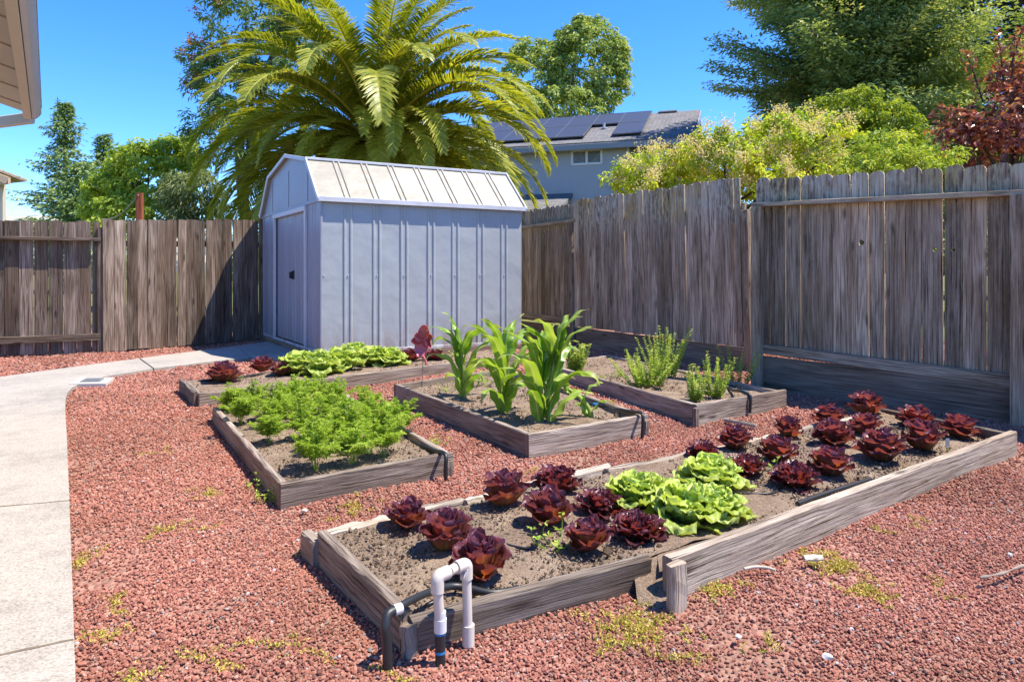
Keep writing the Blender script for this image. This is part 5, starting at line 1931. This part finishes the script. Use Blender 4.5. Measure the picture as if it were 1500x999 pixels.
zD = BEDS['D'][2]
GH = 'herb plants in the bed by the leaning fence'
for (px, py, sd_, ns, H, sp, lab, b_) in [
        (842, 543, 1, 14, .34, .10, 'leafy herb at the left end of the herb bed, behind the tall corn', 1.5),
        (948, 566, 2, 34, .38, .21, 'bushy low herb in the middle of the herb bed', 1.0),
        (972, 550, 3, 19, .54, .19, 'tall spiky herb behind the bushy one, before the dark kickboard', 1.0),
        (1019, 588, 4, 16, .32, .08, 'small pale herb at the front corner of the herb bed', .9),
        (1046, 582, 5, 17, .40, .13, 'upright herb between the small corner herb and the hose', .9),
        (1078, 562, 6, 11, .40, .20, 'slender herb with splayed stems at the back right of the herb bed', .9)]:
    p = G(px, py, zD)
    put('herb_plant', herb_mesh(300 + sd_, ns, H, sp, .035, b_), (p.x, p.y, zD - .004), lab, 'herb', GH, 1.0, 0.0, .02)
wm = [herb_mesh(400 + i, 5, .075, .06, .026) for i in range(3)]
WE = 'small weeds'
weeds = [
    (813, 802, zE_, 1.35, 'small green weed in front bed, left of the front red lettuce'),
    (1112, 692, zE_, 1.1, 'small green weed by the frilly red lettuce beside the green lettuces'),
    (703, 566, zC, 1.6, 'straggly weed between the two left corn plants'),
    (655, 575, zC, 1.1, 'tiny seedling at the left of the corn bed, near the smallest corn'),
    (880, 556, zD, .8, 'pale low seedling on bare soil of the herb bed'),
    (905, 553, zD, .9, 'low seedling just left of the bushy herb'),
    (378, 716, 0, 1.0, 'green weed on gravel against the left side of the carrot bed, upper one'),
    (390, 735, 0, 1.0, 'green weed on gravel near the front corner of the carrot bed'),
    (668, 602, 0, .9, 'weed sprouting against the left side of the corn bed'),
    (656, 525, zA, 1.6, 'small grey green herb at the far end of the shed bed'),
    (350, 556, zA, .7, 'tiny weed beside the lone red lettuce in the shed bed'),
    (640, 655, 0.0, .9, 'weed on the gravel between carrot bed and corn bed'),
]
for i, (px, py, z, s_, lab) in enumerate(weeds):
    p = G(px, py, z)
    put('weed', wm[i % 3], (p.x, p.y, z), lab, 'weed', WE, s_)

# low mossy ground cover in the gravel
MOSS = leafmat('yellow_ground_cover', [(0.0, (0.206, 0.224, 0.040)), (.5, (0.477, 0.420, 0.079)), (1, (0.730, 0.551, 0.158))], .25)
P_ = []
for (px, py, rx, ry, n) in [(940, 905, 70, 26, 620), (925, 935, 50, 24, 420), (1245, 825, 40, 16, 360), (1275, 862, 35, 11, 420), (1190, 812, 55, 20, 330), (1050, 855, 28, 12, 260), (118, 820, 18, 10, 160), (255, 775, 40, 12, 150), (290, 720, 45, 14, 160),
                            (170, 880, 20, 7, 100), (320, 955, 40, 10, 160), (150, 925, 26, 7, 110), (520, 745, 60, 16, 300), (430, 925, 20, 22, 130), (1120, 940, 60, 14, 60), (60, 985, 20, 8, 0), (1010, 960, 30, 16, 120), (580, 700, 30, 10, 60), (770, 690, 50, 10, 80),
                            (1210, 605, 40, 10, 90), (470, 790, 40, 12, 90), (240, 660, 40, 14, 90), (1340, 770, 50, 14, 90), (1390, 865, 30, 10, 50), (185, 985, 30, 7, 90), (600, 985, 30, 8, 80)]:
    left = int(n * .42)
    while left > 0:
        a = random.uniform(0, 6.28); r_ = abs(random.gauss(0, .62))
        v = G(px + rx * r_ * math.cos(a), min(1012, py + ry * r_ * math.sin(a)), 0.012)
        hd = random.uniform(0, 6.28)
        for _ in range(random.choice((1, 2, 4, 9, 16))):
            hd += random.uniform(-.8, .8)
            v.x += .009 * math.cos(hd); v.y += .009 * math.sin(hd); left -= 1
            if any(inside(e, np.array([v.x]), np.array([v.y]))[0] for e in excl): continue
            P_.append((v.x, v.y, gz(v.x, v.y) + random.uniform(.003, .018)))
pos = np.array(P_); n = len(pos)
V, T, r_ = leaf_cloud(np.repeat(pos, 4, 0) + rng.normal(0, .006, (n * 4, 3)) * np.array([1, 1, .5]), unit(n * 4) + np.array([0, 0, .4]), unit(n * 4) + np.array([0, 0, 1.2]), .012 * rng.uniform(.6, 1.4, n * 4), .006, rng.random(n * 4), .2)
tag(link('ground_cover', fast_mesh('ground_cover', V, tris=T, mat=MOSS, rnd=r_)), 'patches of yellow green moss and seedlings in the gravel', 'ground cover', kind='stuff')

# ------------------------------------------------------------------ small things
# pvc arch
a0_, a1_ = G(645, 966, 0), G(686, 944, 0)
pv = empty('pipe_arch', a0_, 'white plastic pipe arch standing at the front corner of the large bed', 'pipe')
zt = .262
xa, xb = Vector((a0_.x, a0_.y, 0)), Vector((a1_.x, a1_.y, 0))
dd = (xb - xa).normalized()
ta, tb = xa + UP * zt - dd * .012, xb + UP * zt + Vector((-.006, .0, 0))
m_ = MB()
m_.tube([xa + UP * .10, xa.lerp(ta, .8)], .0158, 14); m_.build('pipe', PVC, pv)
m_ = MB()
m_.tube([xb - UP * .02, tb - UP * .03], .0155, 14); m_.build('pipe', PVC, pv)
def elbow(c, din, dout, r_, R_=.014):
    pts = []
    for i in range(7):
        t = i / 6 * math.pi / 2
        pts.append(c + din * (-R_ * (1 - math.sin(t))) + dout * (R_ * (1 - math.cos(t))))
    return [c + din * -(R_ + .035)] + pts + [c + dout * (R_ + .03)]
m_ = MB(); m_.tube(elbow(ta, UP, dd, .02), .0205, 16); m_.build('elbow', PVC, pv)
m_ = MB(); m_.tube(elbow(tb, UP, -dd, .02), .0203, 16); m_.build('elbow', PVC, pv)
m_ = MB(); m_.tube([ta + dd * .05, tb - dd * .05], .0158, 14); m_.build('pipe', PVC, pv)
m_ = MB(); m_.tube([xb + UP * .0, xb + UP * .065], .0205, 14); m_.build('coupler', PVC, pv)
m_ = MB(); m_.tube([xa + UP * .088, xa + UP * .128], .020, 14); m_.tube([xa + UP * .128, xa + UP * .150], .0178, 14); m_.build('coupler', PVCW, pv)
m_ = MB(); m_.tube([xa + UP * -.03, xa + UP * .09], .0160, 14); m_.build('riser', BLACK, pv)
m_ = MB(); m_.tube([xa + UP * .080, xa + UP * .088], .0172, 14); m_.build('tape_band', BLUE, pv)
m_ = MB(); m_.tube([xa + UP * .022, xa + UP * .029], .0172, 14); m_.build('tape_band', BLUE, pv)

# black hose over the corner of the big bed
def smooth(pts, n=6):
    P_ = [Vector(p) for p in pts]
    P_ = [P_[0] * 2 - P_[1]] + P_ + [P_[-1] * 2 - P_[-2]]
    out = []
    for i in range(1, len(P_) - 2):
        p0, p1, p2, p3 = P_[i - 1:i + 3]
        for k in range(n):
            t = k / n
            out.append(.5 * ((2 * p1) + (p2 - p0) * t + (2 * p0 - 5 * p1 + 4 * p2 - p3) * t * t + (3 * p1 - p0 - 3 * p2 + p3) * t ** 3))
    out.append(P_[-2])
    return out


cz = .145
c1 = G(567, 902, cz)
hz_ = empty('drip_hose', V3(c1), 'black drip hose with taped elbow hooked over the front left corner of the large bed', 'hose')
pts = [c1 + Vector((.012, .03, 0)), G(600, 880, cz - .004), G(632, 866, .115), G(668, 858, .09), G(720, 868, .075), G(760, 862, .070)]
m_ = MB(); m_.tube(smooth(pts), .0125, 10); m_.build('tube', BLACK, hz_)
m_ = MB(); m_.tube(smooth([c1 + Vector((.02, .035, .002)), c1 + Vector((0, .012, -.002)), c1 + Vector((-.004, -.004, -.03)), c1 + Vector((0, -.004, -.08)), c1 + Vector((.004, -.004, -.155))]), .0155, 12); m_.build('elbow', BLACK, hz_)
m_ = MB(); m_.tube([c1 + Vector((.016, .032, .0015)), c1 + Vector((.036, .048, .0015))], .0168, 12); m_.build('tape', PVCW, hz_)

def hose(name, pts, r_, label, cat='hose', group=None, band=None):
    o = empty(name, V3(Vector(pts[0])), label, cat, group)
    m_ = MB(); m_.tube(smooth(pts), r_, 9); m_.build('tube', BLACK, o)
    if band:
        m_ = MB(); m_.tube([Vector(b_) for b_ in band], r_ * 1.25, 9); m_.build('tape_band', BLUE, o)
    return o

GHZ = 'black drip hoses hooked over the bed corners'
cB = G(651, 667, .135)
hose('drip_hose', [G(618, 652, .085), G(638, 660, .11), cB + Vector((-.01, .02, .012)), cB + Vector((.012, -.03, 0)), cB + Vector((.012, -.04, -.05)), cB + Vector((.012, -.04, -.13))], .012, 'black hose elbow bent over the right front corner of the carrot bed', 'hose', GHZ)
cC = G(938, 607, .165)
hose('drip_hose', [G(858, 591, .10), G(890, 596, .11), G(920, 602, .14), cC + Vector((0, .03, .008)), cC + Vector((.01, -.035, 0)), cC + Vector((.01, -.045, -.06)), cC + Vector((.005, -.045, -.16))], .0125, 'black hose running along the corn bed and over its front corner', 'hose', GHZ, [G(870, 592.5, .104), G(876, 593.5, .105)])
cD = G(1094, 577, .165)
hose('drip_hose', [G(1066, 568, .095), G(1075, 572, .12), cD + Vector((-.03, .06, .012)), cD + Vector((.0, -.02, .006)), cD + Vector((.012, -.05, -.02)), cD + Vector((.008, -.05, -.15))], .013, 'black hose with blue tape crossing the front board of the herb bed', 'hose', GHZ, [cD + Vector((-.022, .03, .012)), cD + Vector((-.008, .0, .010))])
hose('drip_hose', [G(1168, 738, .075), G(1200, 726, .074), G(1240, 713, .074), G(1275, 702, .072)], .013, 'loose grey black hose end lying along the front board by the flat dark lettuce', 'hose')
hose('drip_hose', [G(737, 795, .066), G(752, 800, .068), G(775, 803, .07), G(788, 796, .078), G(786, 785, .07), G(760, 782, .062)], .006, 'thin black drip line looping beside the left lettuces', 'hose')
hose('drip_hose', [G(1085, 722, .068), G(1110, 723, .07), G(1130, 722, .07), G(1142, 716, .068), G(1138, 710, .064)], .005, 'thin black drip line looping right of the green lettuces', 'hose')
hose('drip_hose', [G(1285, 632, .068), G(1305, 627, .07), G(1325, 624, .068), G(1340, 620, .066)], .011, 'black hose piece on soil between the back right lettuces', 'hose')
hose('drip_hose', [G(290, 558, .10), G(318, 556, .10), G(352, 552, .10), G(400, 545, .098), G(450, 538, .096)], .012, 'black hose lying along the bed by the shed, under the lone red lettuce', 'hose')

# pinwheel
pb_ = G(619, 568, zC)
PK = plain('pinwheel_pink', (0.62, 0.16, 0.18), .4, .4, .08)
PKD = plain('pinwheel_red', (0.46, 0.075, 0.09), .4, .4, .1)
PKO = plain('pinwheel_orange', (0.62, 0.13, 0.06), .4, .4, .1)
pw_ = empty('pinwheel', pb_, 'pink and red flower pinwheel on a thin stick by the shed wall', 'pinwheel')
hub = pb_ + UP * (CAMH + (HOR - 497) / F * pb_.y - zC)
m_ = MB(); m_.tube([pb_ - UP * .05, hub + Vector((0, .02, -.02))], .004, 7); m_.build('stick', plain('stick_grey', (.30, .24, .22), .6, .3), pw_)
m_ = MB(); m_.tube([hub + Vector((0, .02, 0)), hub + Vector((0, -.025, 0))], .012, 10); m_.build('hub', PKD, pw_)
for i, (ang, L, W, mt) in enumerate([(78, .145, .058, PK), (20, .105, .045, PKO), (-40, .11, .04, PKD), (-98, .165, .066, PK), (-170, .10, .042, PKD), (135, .085, .045, PK)]):
    a = R(ang); d = Vector((math.cos(a), -.12, math.sin(a))); s_ = Vector((-math.sin(a), 0, math.cos(a)))
    pit = Vector((0, -.5 if i % 2 else .4, 0))
    m_ = MB()
    def fn(u, v, d=d, s_=s_, L=L, W=W, pit=pit):
        t = 2 * v - 1
        w_ = W * math.sin(math.pi * (.06 + .90 * u ** .8)) ** .7
        return hub + Vector((0, -.012, 0)) + d * (L * u) + (s_ + pit * .55) * (w_ * t) + Vector((0, -1, 0)) * (.018 * t * t + .03 * u * u - .02 * math.sin(3 * u))
    m_.grid(fn, 9, 6)
    pe = m_.build('petal', mt, pw_)
    sm_ = pe.modifiers.new('thick', 'SOLIDIFY'); sm_.thickness = .003
m_ = MB()
m_.tube([hub + UP * -.15, hub + Vector((.03, 0, -.21)), hub + Vector((.035, 0, -.25))], [.01, .014, .004], 7); m_.build('tail', PK, pw_)

# clear plant tag, wood chip, twig, sticks, stones
k_ = M('clear_plastic', .15, .5); k_.color((.75, .76, .78)); k_.b.inputs['Transmission Weight'].default_value = .6
p = G(1388, 662, zE_)
tg = empty('plant_tag', p, 'small clear plastic plant tag with green foot stuck in soil near the far right lettuces', 'plant tag')
m_ = MB(); m_.board(p + UP * .03, p + UP * .085, (1, .2, 0), .028, .004, 2, 0, .001); m_.build('label_plate', k_.m, tg)
m_ = MB(); m_.board(p - UP * .02, p + UP * .03, (1, .2, 0), .016, .004, 2, 0, .001); m_.build('spike', plain('tag_green', (.35, .42, .12), .5, .3), tg)

CHIP = plain('bleached_wood_chip', (.44, .39, .32), .8, .2, .2, 40)
p = G(1190, 817, .03)
m_ = MB(); m_.board(p + Vector((-.035, .0, 0)), p + Vector((.04, -.005, .004)), (0, 1, .3), .028, .012, 5, .003, .003); tag(m_.build('wood_chip', CHIP), 'pale flat wood chip lying on gravel before the large bed', 'wood chip')
TWIG = plain('grey_twig', (.27, .21, .17), .9, .1, .25, 30)
m_ = MB(); m_.tube(smooth([G(1436, 846, .03), G(1452, 843, .035), G(1470, 839, .032), G(1487, 832, .036), G(1505, 826, .03)]), [.005 + .0025 * math.sin(i * .7) for i in range(25)], 7)
tag(m_.build('twig', TWIG), 'crooked grey twig lying on gravel at the right edge', 'twig')
m_ = MB(); m_.board(G(1062, 615, .03), G(1108, 624, .03), UP, .03, .028, 8, .004, .006); tag(m_.build('stick', W_OLD), 'weathered straight stick lying on gravel in front of the herb bed', 'stick')
m_ = MB(); m_.tube(smooth([G(1090, 833, .03), G(1105, 830, .032), G(1122, 831, .03), G(1136, 835, .028)]), .006, 7); tag(m_.build('twig', CHIP), 'bleached root scrap on gravel near the front board', 'twig')
GSN = plain('pale_stone', (.52, .50, .47), .85, .2, .15, 20)
for i, (px, py, r_, lab) in enumerate([(1212, 961, .018, 'pale stone on the red gravel near the bottom edge, right of center'), (1082, 932, .015, 'pale stone on the gravel below the front stake'), (210, 705, .014, 'whitish stone on gravel left of the carrot bed'), (445, 748, .020, 'pale stone at the front corner of the carrot bed'), (1480, 812, .014, 'small grey stone near the right edge of the gravel')]):
    p = G(px, py, .02)
    o = link('stone', ROCKS.objects[i].data.copy()); o.data.materials.clear(); o.data.materials.append(GSN)
    o.location = p; o.scale = (r_, r_, r_ * .8); o.rotation_euler = (.2, .1, i * 1.3)
    tag(o, lab, 'stone', 'pale stones in the gravel')
